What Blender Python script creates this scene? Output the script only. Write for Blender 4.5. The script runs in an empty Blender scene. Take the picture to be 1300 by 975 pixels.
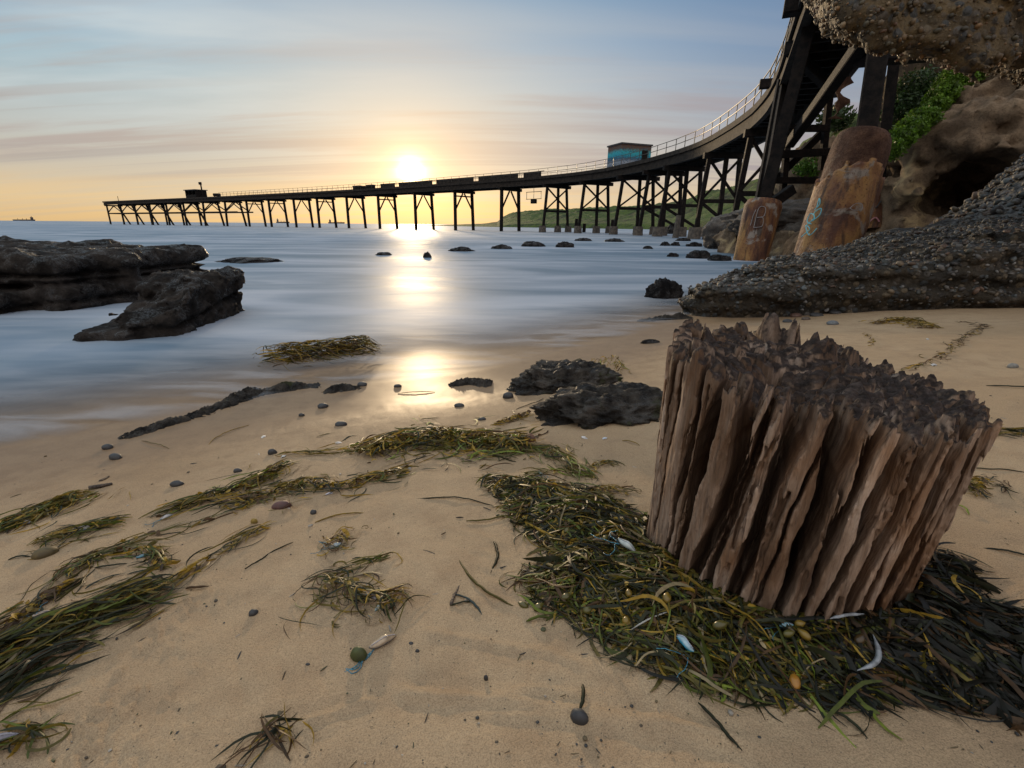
import bpy, math, random
import numpy as np
from mathutils import Vector, Matrix

SC = bpy.context.scene
COL = SC.collection
RNG = np.random.default_rng(7)
random.seed(7)

# ------------------------------------------------------------------ camera
FPX = 600.0
TH = math.radians(18.6); ROLL = math.radians(0.5)
_R0 = np.array([1.0, 0, 0]); _U0 = np.array([0, math.sin(TH), math.cos(TH)])
FW = np.array([0, math.cos(TH), -math.sin(TH)])
RT = math.cos(ROLL) * _R0 + math.sin(ROLL) * _U0
UP = math.cos(ROLL) * _U0 - math.sin(ROLL) * _R0
EYE = np.array([0, 0, 1.0])

cam_d = bpy.data.cameras.new("camera"); cam = bpy.data.objects.new("camera", cam_d)
COL.objects.link(cam); SC.camera = cam
m = Matrix.Identity(4)
for i in range(3):
    m[i][0] = RT[i]; m[i][1] = UP[i]; m[i][2] = -FW[i]; m[i][3] = EYE[i]
cam.matrix_world = m
cam_d.sensor_width = 36; cam_d.lens = 36 * FPX / 1300
cam_d.clip_start = 0.05; cam_d.clip_end = 20000

def ray(px, py):
    return FW + (px - 650) / FPX * RT + (487.5 - py) / FPX * UP
def at_z(px, py, z):
    d = ray(px, py); return EYE + d * (z - 1) / d[2]
def at_y(px, py, y):
    d = ray(px, py); return EYE + d * y / d[1]
def proj(p):
    d = np.asarray(p, float) - EYE; w = d @ FW
    return np.stack([650 + FPX * (d @ RT) / w, 487.5 - FPX * (d @ UP) / w], -1)

# ------------------------------------------------------------------ noise
def _hash(ix, iy, iz, s):
    h = (ix.astype(np.int64) * 374761393 + iy.astype(np.int64) * 668265263 + iz.astype(np.int64) * 2147483647 + s * 1274126177) & 0xffffffff
    h = ((h ^ (h >> 13)) * 1274126177) & 0xffffffff
    h = ((h ^ (h >> 16)) * 2246822519) & 0xffffffff
    return (h ^ (h >> 15)) & 0xffff
_G = np.random.default_rng(3).normal(size=(65536, 3)); _G /= np.linalg.norm(_G, axis=1)[:, None]
_G = _G.astype(np.float32)
def noise3(x, y, z, s=0):
    x, y, z = np.broadcast_arrays(np.asarray(x, np.float32), np.asarray(y, np.float32), np.asarray(z, np.float32))
    sh = x.shape; x = x.ravel(); y = y.ravel(); z = z.ravel()
    x0 = np.floor(x); y0 = np.floor(y); z0 = np.floor(z)
    fx = x - x0; fy = y - y0; fz = z - z0
    u = fx * fx * fx * (fx * (fx * 6 - 15) + 10); v = fy * fy * fy * (fy * (fy * 6 - 15) + 10); w = fz * fz * fz * (fz * (fz * 6 - 15) + 10)
    out = np.zeros_like(x)
    for dx in (0, 1):
        for dy in (0, 1):
            for dz in (0, 1):
                g = _G[_hash(x0 + dx, y0 + dy, z0 + dz, s)]
                d = g[:, 0] * (fx - dx) + g[:, 1] * (fy - dy) + g[:, 2] * (fz - dz)
                out += d * (u if dx else 1 - u) * (v if dy else 1 - v) * (w if dz else 1 - w)
    return (out * 1.5).reshape(sh)
def fbm(x, y, z, o=4, s=0, g=0.5, ridged=False):
    r = 0; a = 1.0; t = 0
    x = np.asarray(x); y = np.asarray(y); z = np.asarray(z)
    for k in range(o):
        n = noise3(x, y, z, s + k)
        if ridged: n = 1 - 2 * np.abs(n) * 1.3
        r = r + a * n; t += a; a *= g; x = x * 2.03; y = y * 2.03; z = z * 2.03
    return r / t
def worley(x, y, z, s=0):
    """distance to the nearest feature point, and that cell's random value"""
    x, y, z = np.broadcast_arrays(np.asarray(x, np.float32), np.asarray(y, np.float32), np.asarray(z, np.float32))
    sh = x.shape; x = x.ravel(); y = y.ravel(); z = z.ravel()
    x0 = np.floor(x); y0 = np.floor(y); z0 = np.floor(z)
    best = np.full(x.shape, 9.0, np.float32); val = np.zeros_like(best); sec = best.copy()
    for dx in (-1, 0, 1):
        for dy in (-1, 0, 1):
            for dz in (-1, 0, 1):
                a = x0 + dx; b = y0 + dy; c = z0 + dz
                h1 = _hash(a, b, c, s) / 65535.0; h2 = _hash(a, b, c, s + 11) / 65535.0; h3 = _hash(a, b, c, s + 23) / 65535.0
                d = np.sqrt((a + h1 - x) ** 2 + (b + h2 - y) ** 2 + (c + h3 - z) ** 2).astype(np.float32)
                m_ = d < best
                sec = np.where(m_, best, np.minimum(sec, d)); val = np.where(m_, h1, val); best = np.where(m_, d, best)
    return best.reshape(sh), val.reshape(sh).astype(np.float32), sec.reshape(sh)
def sstep(a, b, x):
    t = np.clip((np.asarray(x, float) - a) / (b - a), 0, 1); return t * t * (3 - 2 * t)

# ------------------------------------------------------------------ meshes and objects
def mesh_np(name, V, F, mat=None, parent=None, smooth=True, col=None, attrs=None):
    V = np.asarray(V, np.float32); F = np.asarray(F, np.int32)
    me = bpy.data.meshes.new(name)
    me.vertices.add(len(V)); me.vertices.foreach_set("co", V.ravel())
    k = F.shape[1]
    me.loops.add(F.size); me.loops.foreach_set("vertex_index", F.ravel())
    me.polygons.add(len(F)); me.polygons.foreach_set("loop_start", np.arange(0, F.size, k, dtype=np.int32))
    try: me.polygons.foreach_set("loop_total", np.full(len(F), k, np.int32))
    except Exception: pass
    me.polygons.foreach_set("use_smooth", np.full(len(F), smooth, bool))
    if col is not None:
        a = me.color_attributes.new("Col", 'FLOAT_COLOR', 'POINT')
        c = np.ones((len(V), 4), np.float32); c[:, :3] = col
        a.data.foreach_set("color", c.ravel())
    for n_, arr in (attrs or {}).items():
        a = me.attributes.new(n_, 'FLOAT', 'POINT'); a.data.foreach_set("value", np.asarray(arr, np.float32).ravel())
    me.update(calc_edges=True); me.validate()
    if mat: me.materials.append(mat)
    o = bpy.data.objects.new(name, me); COL.objects.link(o)
    if parent: o.parent = parent
    return o
def tag(o, label, cat, group=None):
    o["label"] = label; o["category"] = cat
    if group: o["group"] = group
    return o
def struct(o, kind="structure"):
    o["kind"] = kind; return o
def thing(name, label, cat, loc=(0, 0, 0), group=None):
    o = bpy.data.objects.new(name, None); COL.objects.link(o); o.location = loc
    o.empty_display_size = 0.1
    return tag(o, label, cat, group)
def origin_to(o, p):
    """move a mesh object's origin to p (keeps the shape where it is)"""
    p = Vector(p); o.data.transform(Matrix.Translation(-p)); o.location = p; return o

class MB:
    """collects boxes, bars and tubes, builds them as one mesh"""
    def __init__(s): s.V = []; s.F = []; s.n = 0
    def add(s, V, F):
        s.V.append(np.asarray(V, float)); s.F += [tuple(i + s.n for i in f) for f in F]; s.n += len(V)
    def prof(s, p, q, P, up=(0, 0, 1), caps=True):
        """extrude a closed 2D profile P from p to q"""
        p = np.asarray(p, float); q = np.asarray(q, float); d = q - p; d /= np.linalg.norm(d)
        up = np.asarray(up, float)
        if abs(d @ up) > 0.97: up = np.array([0, 1.0, 0])
        a = np.cross(d, up); a /= np.linalg.norm(a); b = np.cross(a, d)
        n = len(P); V = [p + a * x + b * y for x, y in P] + [q + a * x + b * y for x, y in P]
        F = [(i, (i + 1) % n, n + (i + 1) % n, n + i) for i in range(n)]
        if caps: F += [tuple(range(n))[::-1], tuple(range(n, 2 * n))]
        s.add(V, F); return s
    def bar(s, p, q, w, h, up=(0, 0, 1)):
        c = min(w, h) * 0.08; w /= 2; h /= 2
        return s.prof(p, q, [(-w + c, -h), (w - c, -h), (w, -h + c), (w, h - c), (w - c, h), (-w + c, h), (-w, h - c), (-w, -h + c)], up)
    def ibeam(s, p, q, w, h, t, up=(0, 0, 1)):
        w /= 2; h /= 2
        return s.prof(p, q, [(-w, -h), (w, -h), (w, -h + t), (t / 2, -h + t), (t / 2, h - t), (w, h - t), (w, h), (-w, h), (-w, h - t), (-t / 2, h - t), (-t / 2, -h + t), (-w, -h + t)], up)
    def tube(s, p, q, r0, r1=None, n=10):
        r1 = r0 if r1 is None else r1
        p = np.asarray(p, float); q = np.asarray(q, float); d = q - p; d /= np.linalg.norm(d)
        up = np.array([0, 0, 1.0]) if abs(d[2]) < .9 else np.array([0, 1.0, 0])
        a = np.cross(d, up); a /= np.linalg.norm(a); b = np.cross(a, d)
        t = np.linspace(0, 2 * math.pi, n, endpoint=False)
        V = [p + r0 * (a * math.cos(x) + b * math.sin(x)) for x in t] + [q + r1 * (a * math.cos(x) + b * math.sin(x)) for x in t]
        F = [(i, (i + 1) % n, n + (i + 1) % n, n + i) for i in range(n)] + [tuple(range(n))[::-1], tuple(range(n, 2 * n))]
        s.add(V, F); return s
    def build(s, name, mat, parent=None, smooth=False):
        me = bpy.data.meshes.new(name); me.from_pydata(np.concatenate(s.V).tolist(), [], s.F)
        if smooth: me.polygons.foreach_set("use_smooth", np.ones(len(me.polygons), bool))
        me.materials.append(mat); me.update()
        o = bpy.data.objects.new(name, me); COL.objects.link(o)
        if parent: o.parent = parent
        return o

def surface_nets(F, o, h):
    F = F.astype(np.float32); n = np.array(F.shape) - 1
    acc = np.zeros((*n, 3), np.float32); cnt = np.zeros(n, np.float32)
    for ax in range(3):
        A = np.take(F, range(0, F.shape[ax] - 1), ax); B = np.take(F, range(1, F.shape[ax]), ax)
        cr = (A < 0) != (B < 0); t = np.where(cr, A / np.where(A == B, 1, A - B), 0)
        o1, o2 = [k for k in range(3) if k != ax]
        for d1 in (0, 1):
            for d2 in (0, 1):
                sl = [slice(None)] * 3
                sl[o1] = slice(d1, d1 + n[o1]); sl[o2] = slice(d2, d2 + n[o2])
                c = cr[tuple(sl)]; cnt += c
                acc[..., ax] += t[tuple(sl)]; acc[..., o1] += d1 * c; acc[..., o2] += d2 * c
    act = cnt > 0; idx = np.full(n, -1, np.int64); idx[act] = np.arange(act.sum())
    ijk = np.argwhere(act); V = (ijk + acc[act] / cnt[act][:, None]) * h + np.asarray(o)
    Q = []
    for ax in range(3):
        A = np.take(F, range(0, F.shape[ax] - 1), ax) < 0; B = np.take(F, range(1, F.shape[ax]), ax) < 0
        o1, o2 = (ax + 1) % 3, (ax + 2) % 3
        e = np.argwhere(A != B)
        e = e[(e[:, o1] > 0) & (e[:, o2] > 0) & (e[:, o1] < n[o1]) & (e[:, o2] < n[o2])]
        if not len(e): continue
        sgn = A[tuple(e.T)]
        def cell(a, b):
            c = e.copy(); c[:, o1] -= a; c[:, o2] -= b; return idx[tuple(c.T)]
        q = np.stack([cell(1, 1), cell(0, 1), cell(0, 0), cell(1, 0)], 1)
        q[~sgn] = q[~sgn][:, ::-1]; Q.append(q)
    return V, np.concatenate(Q)
def grid3(lo, hi, h):
    ax = [np.arange(lo[i], hi[i] + h, h) for i in range(3)]
    return np.meshgrid(*ax, indexing='ij')
def smin(a, b, k):
    h = np.clip(0.5 + 0.5 * (b - a) / k, 0, 1); return b * (1 - h) + a * h - k * h * (1 - h)
def smax(a, b, k): return -smin(-a, -b, k)
def ell(X, Y, Z, c, r, rz=0):
    x = X - c[0]; y = Y - c[1]; z = Z - c[2]
    ca, sa = math.cos(rz), math.sin(rz); x, y = x * ca + y * sa, -x * sa + y * ca
    k = np.sqrt((x / r[0]) ** 2 + (y / r[1]) ** 2 + (z / r[2]) ** 2)
    return (k - 1) * min(r)
def box(X, Y, Z, c, r, rz=0, rd=0.1, tilt=0):
    x = X - c[0]; y = Y - c[1]; z = Z - c[2]
    ca, sa = math.cos(rz), math.sin(rz); x, y = x * ca + y * sa, -x * sa + y * ca
    if tilt: ct, st = math.cos(tilt), math.sin(tilt); x, z = x * ct + z * st, -x * st + z * ct
    q = [np.abs(x) - r[0] + rd, np.abs(y) - r[1] + rd, np.abs(z) - r[2] + rd]
    return np.sqrt(sum(np.maximum(a, 0) ** 2 for a in q)) + np.minimum(np.maximum(np.maximum(q[0], q[1]), q[2]), 0) - rd
_ico = {}
def ico(sub):
    if sub not in _ico:
        import bmesh
        bm = bmesh.new(); bmesh.ops.create_icosphere(bm, subdivisions=sub, radius=1)
        V = np.array([v.co[:] for v in bm.verts]); F = np.array([[v.index for v in f.verts] for f in bm.faces]); bm.free()
        _ico[sub] = (V, F)
    return _ico[sub]
def rotm(a, b, c):
    return np.array((Matrix.Rotation(a, 3, 'Z') @ Matrix.Rotation(b, 3, 'Y') @ Matrix.Rotation(c, 3, 'X')))

# ------------------------------------------------------------------ materials
class NT:
    def __init__(s, name):
        s.m = bpy.data.materials.new(name); s.m.use_nodes = True; s.t = s.m.node_tree
        s.t.nodes.clear(); s.out = s.n('OutputMaterial')
    def n(s, typ, **kw):
        nd = s.t.nodes.new('ShaderNode' + typ)
        for k, v in kw.items(): setattr(nd, k, v)
        return nd
    def l(s, a, b): s.t.links.new(a, b)
    def set(s, sock, v):
        if hasattr(v, 'is_output'): s.l(v, sock)
        elif isinstance(v, (tuple, list)) and len(v) == 3 and sock.type == 'RGBA': sock.default_value = (*v, 1)
        else: sock.default_value = v
    def coord(s, scale=(1, 1, 1), kind='Object', rot=(0, 0, 0)):
        tc = s.n('TexCoord'); mp = s.n('Mapping'); s.l(tc.outputs[kind], mp.inputs[0])
        mp.inputs['Scale'].default_value = scale; mp.inputs['Rotation'].default_value = rot
        return mp.outputs[0]
    def noise(s, vec, scale, detail=4, rough=.5, dist=0):
        nd = s.n('TexNoise'); s.l(vec, nd.inputs['Vector']); nd.inputs['Scale'].default_value = scale
        nd.inputs['Detail'].default_value = detail; nd.inputs['Roughness'].default_value = rough; nd.inputs['Distortion'].default_value = dist
        return nd.outputs['Fac']
    def voro(s, vec, scale, feat='F1', out='Distance'):
        nd = s.n('TexVoronoi', feature=feat); s.l(vec, nd.inputs['Vector']); nd.inputs['Scale'].default_value = scale
        return nd.outputs[out]
    def ramp(s, fac, stops, interp='LINEAR'):
        nd = s.n('ValToRGB'); cr = nd.color_ramp; cr.interpolation = interp
        while len(cr.elements) < len(stops): cr.elements.new(0.5)
        for e, (p, c) in zip(cr.elements, stops):
            e.position = p; e.color = (*c, 1) if isinstance(c, (tuple, list)) else (c, c, c, 1)
        s.set(nd.inputs[0], fac); return nd.outputs[0]
    def mix(s, f, a, b, mode='MIX'):
        nd = s.n('Mix', data_type='RGBA', blend_type=mode); s.set(nd.inputs[0], f); s.set(nd.inputs[6], a); s.set(nd.inputs[7], b)
        return nd.outputs[2]
    def math(s, op, a, b=0.0, c=None, clamp=False):
        nd = s.n('Math', operation=op, use_clamp=clamp); s.set(nd.inputs[0], a); s.set(nd.inputs[1], b)
        if c is not None: s.set(nd.inputs[2], c)
        return nd.outputs[0]
    def mrange(s, v, a, b, c=0.0, d=1.0, smooth=True):
        nd = s.n('MapRange', interpolation_type='SMOOTHSTEP' if smooth else 'LINEAR')
        for i, x in enumerate((v, a, b, c, d)): s.set(nd.inputs[i], x)
        return nd.outputs[0]
    def attr(s, name, out='Fac'):
        nd = s.n('Attribute', attribute_name=name); return nd.outputs[out]
    def bump(s, h, strength=.5, dist=.01, prev=None):
        nd = s.n('Bump'); s.set(nd.inputs['Height'], h); nd.inputs['Strength'].default_value = strength; nd.inputs['Distance'].default_value = dist
        if prev is not None: s.l(prev, nd.inputs['Normal'])
        return nd.outputs[0]
    def bsdf(s, color, rough=.6, normal=None, spec=None, **kw):
        b = s.n('BsdfPrincipled'); s.set(b.inputs['Base Color'], color); s.set(b.inputs['Roughness'], rough)
        if normal is not None: s.l(normal, b.inputs['Normal'])
        if spec is not None: s.set(b.inputs['Specular IOR Level'], spec)
        for k, v in kw.items(): s.set(b.inputs[k], v)
        return b.outputs[0]
    def done(s, sh): s.l(sh, s.out.inputs[0]); return s.m

def mat_sand():
    t = NT("sand_mat"); v = t.coord()
    z = t.n('SeparateXYZ'); t.l(v, z.inputs[0])
    big = t.noise(v, 1.3, 4, .6); fine = t.noise(v, 420, 3, .7); speck = t.noise(v, 230, 2, .6); mid = t.noise(v, 9, 5, .65)
    col = t.mix(t.mrange(big, .35, .65), (.39, .272, .162), (.44, .318, .197))
    col = t.mix(t.mrange(mid, .4, .7), col, (.35, .243, .148))
    col = t.mix(t.mrange(fine, .35, .7), col, t.mix(.62, col, (.14, .10, .06)))
    col = t.mix(t.mrange(speck, .66, .74), col, (.09, .075, .06))
    hz = t.math('ADD', z.outputs[2], t.math('MULTIPLY', t.math('SUBTRACT', t.noise(v, 1.1, 3, .5), .5), .06))
    wet = t.mrange(hz, .16, .015)
    film = t.mrange(hz, .095, .015)
    col = t.mix(t.math('MULTIPLY', wet, .8), col, t.mix(1.0, col, (.56, .52, .50), 'MULTIPLY'))
    rg = t.math('SUBTRACT', .84, t.math('ADD', t.math('MULTIPLY', wet, .20), t.math('MULTIPLY', film, .20)))
    h = t.math('ADD', t.math('MULTIPLY', fine, .5), t.math('MULTIPLY', t.noise(v, 60, 4, .7), 1.2))
    dry = t.math('SUBTRACT', 1.0, film)
    nb = t.bump(t.math('MULTIPLY', h, dry), .75, .006)
    return t.done(t.bsdf(col, rg, nb, t.math('SUBTRACT', .16, t.math('MULTIPLY', film, .07))))

def mat_water():
    t = NT("sea_mat"); v = t.coord()
    d = t.attr("depth"); foam = t.attr("mist")
    n1 = t.noise(t.coord((.20, .62, 1), rot=(0, 0, .25)), 1.0, 4, .5, 1.2)
    n2 = t.noise(t.coord((.05, .30, 1), rot=(0, 0, .08)), 1.0, 4, .5, .3)
    n3 = t.noise(t.coord((1.2, 4.5, 1), rot=(0, 0, .35)), 1.0, 4, .55, .5)
    silk = t.math('ADD', t.math('MULTIPLY', n1, .55), t.math('MULTIPLY', n2, .45))
    base = t.mix(t.mrange(silk, .36, .64), (.055, .115, .175), (.28, .325, .395))
    base = t.mix(t.math('MULTIPLY', foam, t.mrange(t.math('ADD', t.math('MULTIPLY', n3, .6), t.math('MULTIPLY', n1, .4)), .32, .66, .3, .9)), base, (.48, .48, .50))
    hh = t.math('ADD', t.math('MULTIPLY', n1, .8), t.math('MULTIPLY', n3, .14))
    nb = t.bump(hh, .13, .10)
    rg = t.mrange(silk, .35, .65, .50, .66)
    w = t.bsdf(base, rg, nb, .5, IOR=1.33)
    mx = t.n('MixShader'); tr = t.n('BsdfTransparent')
    swash = t.math('MULTIPLY', t.math('MULTIPLY', foam, t.mrange(d, -.004, .02)), t.mrange(t.math('ADD', t.math('MULTIPLY', n3, .7), t.math('MULTIPLY', n1, .3)), .40, .60))
    t.set(mx.inputs[0], t.math('MAXIMUM', t.math('MULTIPLY', swash, .42), t.mrange(t.math('ADD', d, t.math('MULTIPLY', t.math('SUBTRACT', n3, .5), .035)), -.004, .19)))
    t.l(tr.outputs[0], mx.inputs[1]); t.l(w, mx.inputs[2])
    return t.done(mx.outputs[0])

def mat_rock(name, dark, light, scale=3, rough=.5, bump=.6, pebble=0, wetz=None, spec=.5, tan=None, wet=False):
    t = NT(name); v = t.coord()
    n = t.noise(v, scale, 7, .65); f = t.noise(v, scale * 14, 5, .7)
    col = t.mix(t.mrange(n, .35, .68), dark, light)
    col = t.mix(t.mrange(f, .45, .72), col, t.mix(.55, col, tuple(c * .35 for c in dark)))
    if tan: col = t.mix(t.mrange(t.noise(v, scale * .5, 5, .6, .8), .56, .68), col, tan)
    h = t.math('ADD', t.math('MULTIPLY', f, .6), n)
    nb = t.bump(h, bump, .05)
    if pebble:
        wv = t.n('VectorMath', operation='ADD'); t.l(v, wv.inputs[0])
        pc = t.voro(v, pebble, out='Color'); pd = t.voro(v, pebble)
        sp = t.n('SeparateColor'); t.l(pc, sp.inputs[0])
        peb = t.ramp(sp.outputs[0], [(0, (.03, .026, .022)), (.3, (.075, .06, .045)), (.5, (.05, .055, .058)), (.72, (.13, .10, .065)), (.9, (.10, .09, .08)), (1, (.22, .17, .11))], 'CONSTANT')
        on = t.math('MULTIPLY', t.mrange(pd, .62, .42), t.mrange(sp.outputs[1], .25, .4))
        col = t.mix(t.math('MULTIPLY', on, .85), col, peb)
        nb = t.bump(t.mrange(pd, .62, .05), .7, .6 / pebble, nb)
    rg = t.mrange(f, .3, .7, rough - .14, rough + .14)
    if wet:
        wp = t.math('MULTIPLY', t.mrange(t.noise(v, scale * 1.4, 5, .6), .44, .58), t.mrange(f, .42, .6))
        rg = t.math('SUBTRACT', .78, t.math('MULTIPLY', wp, .52)); spec = t.math('ADD', spec * .4, t.math('MULTIPLY', wp, .45))
    return t.done(t.bsdf(col, rg, nb, spec))

def mat_simple(name, c1, c2, scale=6, rough=.6, bump=.3, metal=0, dist=.02, stretch=(1, 1, 1), spec=.5):
    t = NT(name); v = t.coord(stretch)
    n = t.noise(v, scale, 6, .65); f = t.noise(v, scale * 9, 4, .6)
    col = t.mix(t.mrange(n, .35, .65), c1, c2)
    nb = t.bump(t.math('ADD', n, t.math('MULTIPLY', f, .4)), bump, dist)
    return t.done(t.bsdf(col, t.mrange(f, .3, .7, rough - .1, rough + .1), nb, spec, Metallic=metal))

def mat_rust():
    t = NT("rusted_steel_mat"); v = t.coord(); vs = t.coord((1, 1, .22))
    a = t.noise(vs, 2.2, 6, .6, .6); b = t.noise(v, 1.1, 5, .6, .5); f = t.noise(v, 22, 5, .7)
    col = t.ramp(a, [(.28, (.03, .015, .012)), (.42, (.10, .036, .018)), (.50, (.20, .085, .028)), (.60, (.33, .17, .05)), (.68, (.22, .10, .035)), (.78, (.08, .03, .018))])
    col = t.mix(t.mrange(b, .57, .62), col, (.27, .22, .18))
    col = t.mix(t.mrange(f, .55, .68), col, (.07, .03, .02))
    sk = t.noise(t.coord((1, 1, .07)), 7, 4, .6); col = t.mix(t.mrange(sk, .50, .68), col, t.mix(.75, col, (.022, .011, .009)))
    nb = t.bump(t.math('ADD', t.math('MULTIPLY', f, .5), a), .7, .04)
    return t.done(t.bsdf(col, t.mrange(f, .3, .7, .5, .8), nb, .4))

def mat_col(name, rough=.4, bump=0, spec=.5, trans=.0, bs=60):
    t = NT(name); c = t.attr("Col", 'Color'); v = t.coord()
    n = t.noise(v, bs, 4, .6)
    col = t.mix(t.mrange(n, .35, .7), c, t.mix(.5, c, (.02, .015, .01)))
    nb = t.bump(n, bump, .004) if bump else None
    s = t.bsdf(col, rough, nb, spec)
    if trans:
        tr = t.n('BsdfTranslucent'); t.set(tr.inputs[0], col); mx = t.n('MixShader'); mx.inputs[0].default_value = trans
        t.l(s, mx.inputs[1]); t.l(tr.outputs[0], mx.inputs[2]); s = mx.outputs[0]
    return t.done(s)

def mat_wood():
    t = NT("weathered_stump_mat"); v = t.coord((1, 1, .13)); vo = t.coord()
    n = t.noise(v, 14, 6, .65, .3); f = t.noise(v, 85, 4, .7); b = t.noise(vo, 5, 4, .55)
    top = t.attr("topness")
    col = t.ramp(n, [(.28, (.055, .031, .019)), (.44, (.155, .096, .061)), (.60, (.36, .262, .198)), (.76, (.57, .475, .41))])
    col = t.mix(t.mrange(b, .45, .68), col, t.mix(1.0, col, (.85, .68, .52), 'MULTIPLY'))
    col = t.mix(t.mrange(f, .54, .74), col, (.06, .038, .03))
    g2 = t.noise(t.coord((1, 1, .06)), 190, 3, .7); col = t.mix(t.mrange(g2, .5, .75), col, t.mix(.6, col, (.07, .045, .035)))
    dk = t.ramp(t.noise(vo, 38, 5, .7), [(.3, (.010, .007, .006)), (.52, (.030, .021, .018)), (.74, (.10, .074, .062))])
    col = t.mix(top, col, dk)
    nb = t.bump(t.math('ADD', t.math('ADD', t.math('MULTIPLY', f, .8), n), t.math('MULTIPLY', g2, .45)), .95, .008)
    nb = t.bump(t.noise(vo, 120, 4, .7), .35, .003, nb)
    return t.done(t.bsdf(col, t.math('ADD', .68, t.math('MULTIPLY', top, .1)), nb, t.math('SUBTRACT', .28, t.math('MULTIPLY', top, .12))))

def mat_hill():
    t = NT("green_hill_mat"); v = t.coord()
    a = t.noise(v, .05, 6, .6); b = t.noise(v, .35, 5, .65)
    col = t.ramp(t.math('ADD', t.math('MULTIPLY', a, .5), t.math('MULTIPLY', b, .5)), [(.34, (.010, .014, .007)), (.44, (.026, .036, .011)), (.54, (.065, .095, .018)), (.62, (.035, .05, .015)), (.72, (.10, .085, .045))])
    nb = t.bump(b, .9, 1.5)
    return t.done(t.bsdf(col, .85, nb, .15))

def mat_graffiti(name, seed):
    t = NT(name); v = t.coord()
    z = t.n('SeparateXYZ'); t.l(v, z.inputs[0])
    nz = t.noise(v, 1.4 + seed * .2, 3, .6, 1.0); f = t.noise(v, 3.5, 3, .6, 2.0)
    hgt = t.math('ADD', z.outputs[2], t.math('MULTIPLY', nz, .7))
    col = t.ramp(t.math('DIVIDE', hgt, 3.0), [(0, (.05, .06, .09)), (.30, (.30, .34, .40)), (.42, (.05, .10, .16)), (.50, (.02, .24, .34)), (.66, (.03, .36, .42)), (.80, (.10, .07, .05)), (.95, (.13, .06, .035))])
    col = t.mix(t.mrange(f, .56, .62), col, (.02, .05, .10))
    return t.done(t.bsdf(col, .6, None, .3))

M = dict(
    sand=mat_sand(), sea=mat_water(), rust=mat_rust(), wood=mat_wood(), hill=mat_hill(),
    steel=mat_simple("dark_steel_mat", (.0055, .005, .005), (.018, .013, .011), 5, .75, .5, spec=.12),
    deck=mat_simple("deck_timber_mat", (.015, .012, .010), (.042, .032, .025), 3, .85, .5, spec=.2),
    rail=mat_simple("rail_steel_mat", (.025, .02, .018), (.06, .05, .04), 8, .5, .2),
    conc=mat_simple("concrete_foot_mat", (.05, .042, .034), (.13, .105, .082), 4, .8, .5),
    shelf=mat_rock("wet_shelf_rock_mat", (.013, .011, .010), (.055, .046, .04), 3.5, .42, 1.0, 0, spec=.12, wet=True),
    searock=mat_rock("wet_sea_rock_mat", (.010, .010, .011), (.035, .03, .028), 4, .5, 1.0, spec=.15, wet=True),
    weedrock=mat_rock("weedy_low_rock_mat", (.018, .016, .015), (.11, .095, .08), 9, .30, 1.0, 0, spec=.3, tan=(.05, .055, .02), wet=True),
    ledge=mat_rock("conglomerate_mat", (.018, .0145, .010), (.05, .038, .024), 3, .6, .9, 16, spec=.25),
    over=mat_rock("overhang_conglomerate_mat", (.045, .031, .015), (.15, .102, .046), 3, .6, .9, 13, spec=.25),
    cliff=mat_rock("cliff_rock_mat", (.10, .07, .046), (.27, .19, .12), 1.6, .8, 1.0, 0, spec=.15, tan=(.45, .33, .18)),
    tan=mat_rock("tan_boulder_mat", (.05, .04, .032), (.13, .105, .085), 2, .6, .7, spec=.3),
    talus=mat_rock("pebble_slope_mat", (.045, .042, .04), (.12, .11, .10), 2, .6, .8, 11, spec=.4),
    weed=mat_col("seaweed_mat", .46, .3, .26, .30), peb=mat_col("pebble_mat", .62, .3, .5, 0, 40),
    leaf=mat_col("leaf_mat", .5, 0, .3, .3, 3), blad=mat_col("bladder_mat", .28, .1, .5, .1, 25),
    jelly=mat_col("bluebottle_mat", .18, 0, .7, .25, 40), stick=mat_simple("dark_stick_mat", (.04, .028, .02), (.10, .07, .05), 30, .7, .4),
    tendril=mat_simple("tendril_mat", (.02, .10, .16), (.05, .22, .30), 60, .3, 0),
    core=mat_rock("rusted_core_mat", (.05, .022, .014), (.17, .09, .055), 2.2, .8, 1.0, tan=(.24, .17, .12), spec=.2),
    paintblue=mat_simple("blue_paint_mat", (.10, .42, .52), (.16, .55, .62), 9, .6, 0),
    paintgrey=mat_simple("grey_paint_mat", (.20, .18, .17), (.32, .29, .28), 9, .6, 0),
    paintblack=mat_simple("black_paint_mat", (.015, .015, .016), (.03, .03, .03), 9, .6, 0),
    paintpink=mat_simple("pink_paint_mat", (.38, .14, .16), (.45, .2, .2), 9, .6, 0),
    hutA=mat_graffiti("mural_paint_mat", 1), hutB=mat_graffiti("mural_side_paint_mat", 4),
    roof=mat_simple("hut_roof_mat", (.02, .02, .025), (.05, .045, .045), 2, .7, .2),
    ship=mat_simple("ship_hull_mat", (.05, .04, .04), (.09, .07, .06), .05, .6, 0),
)
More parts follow.
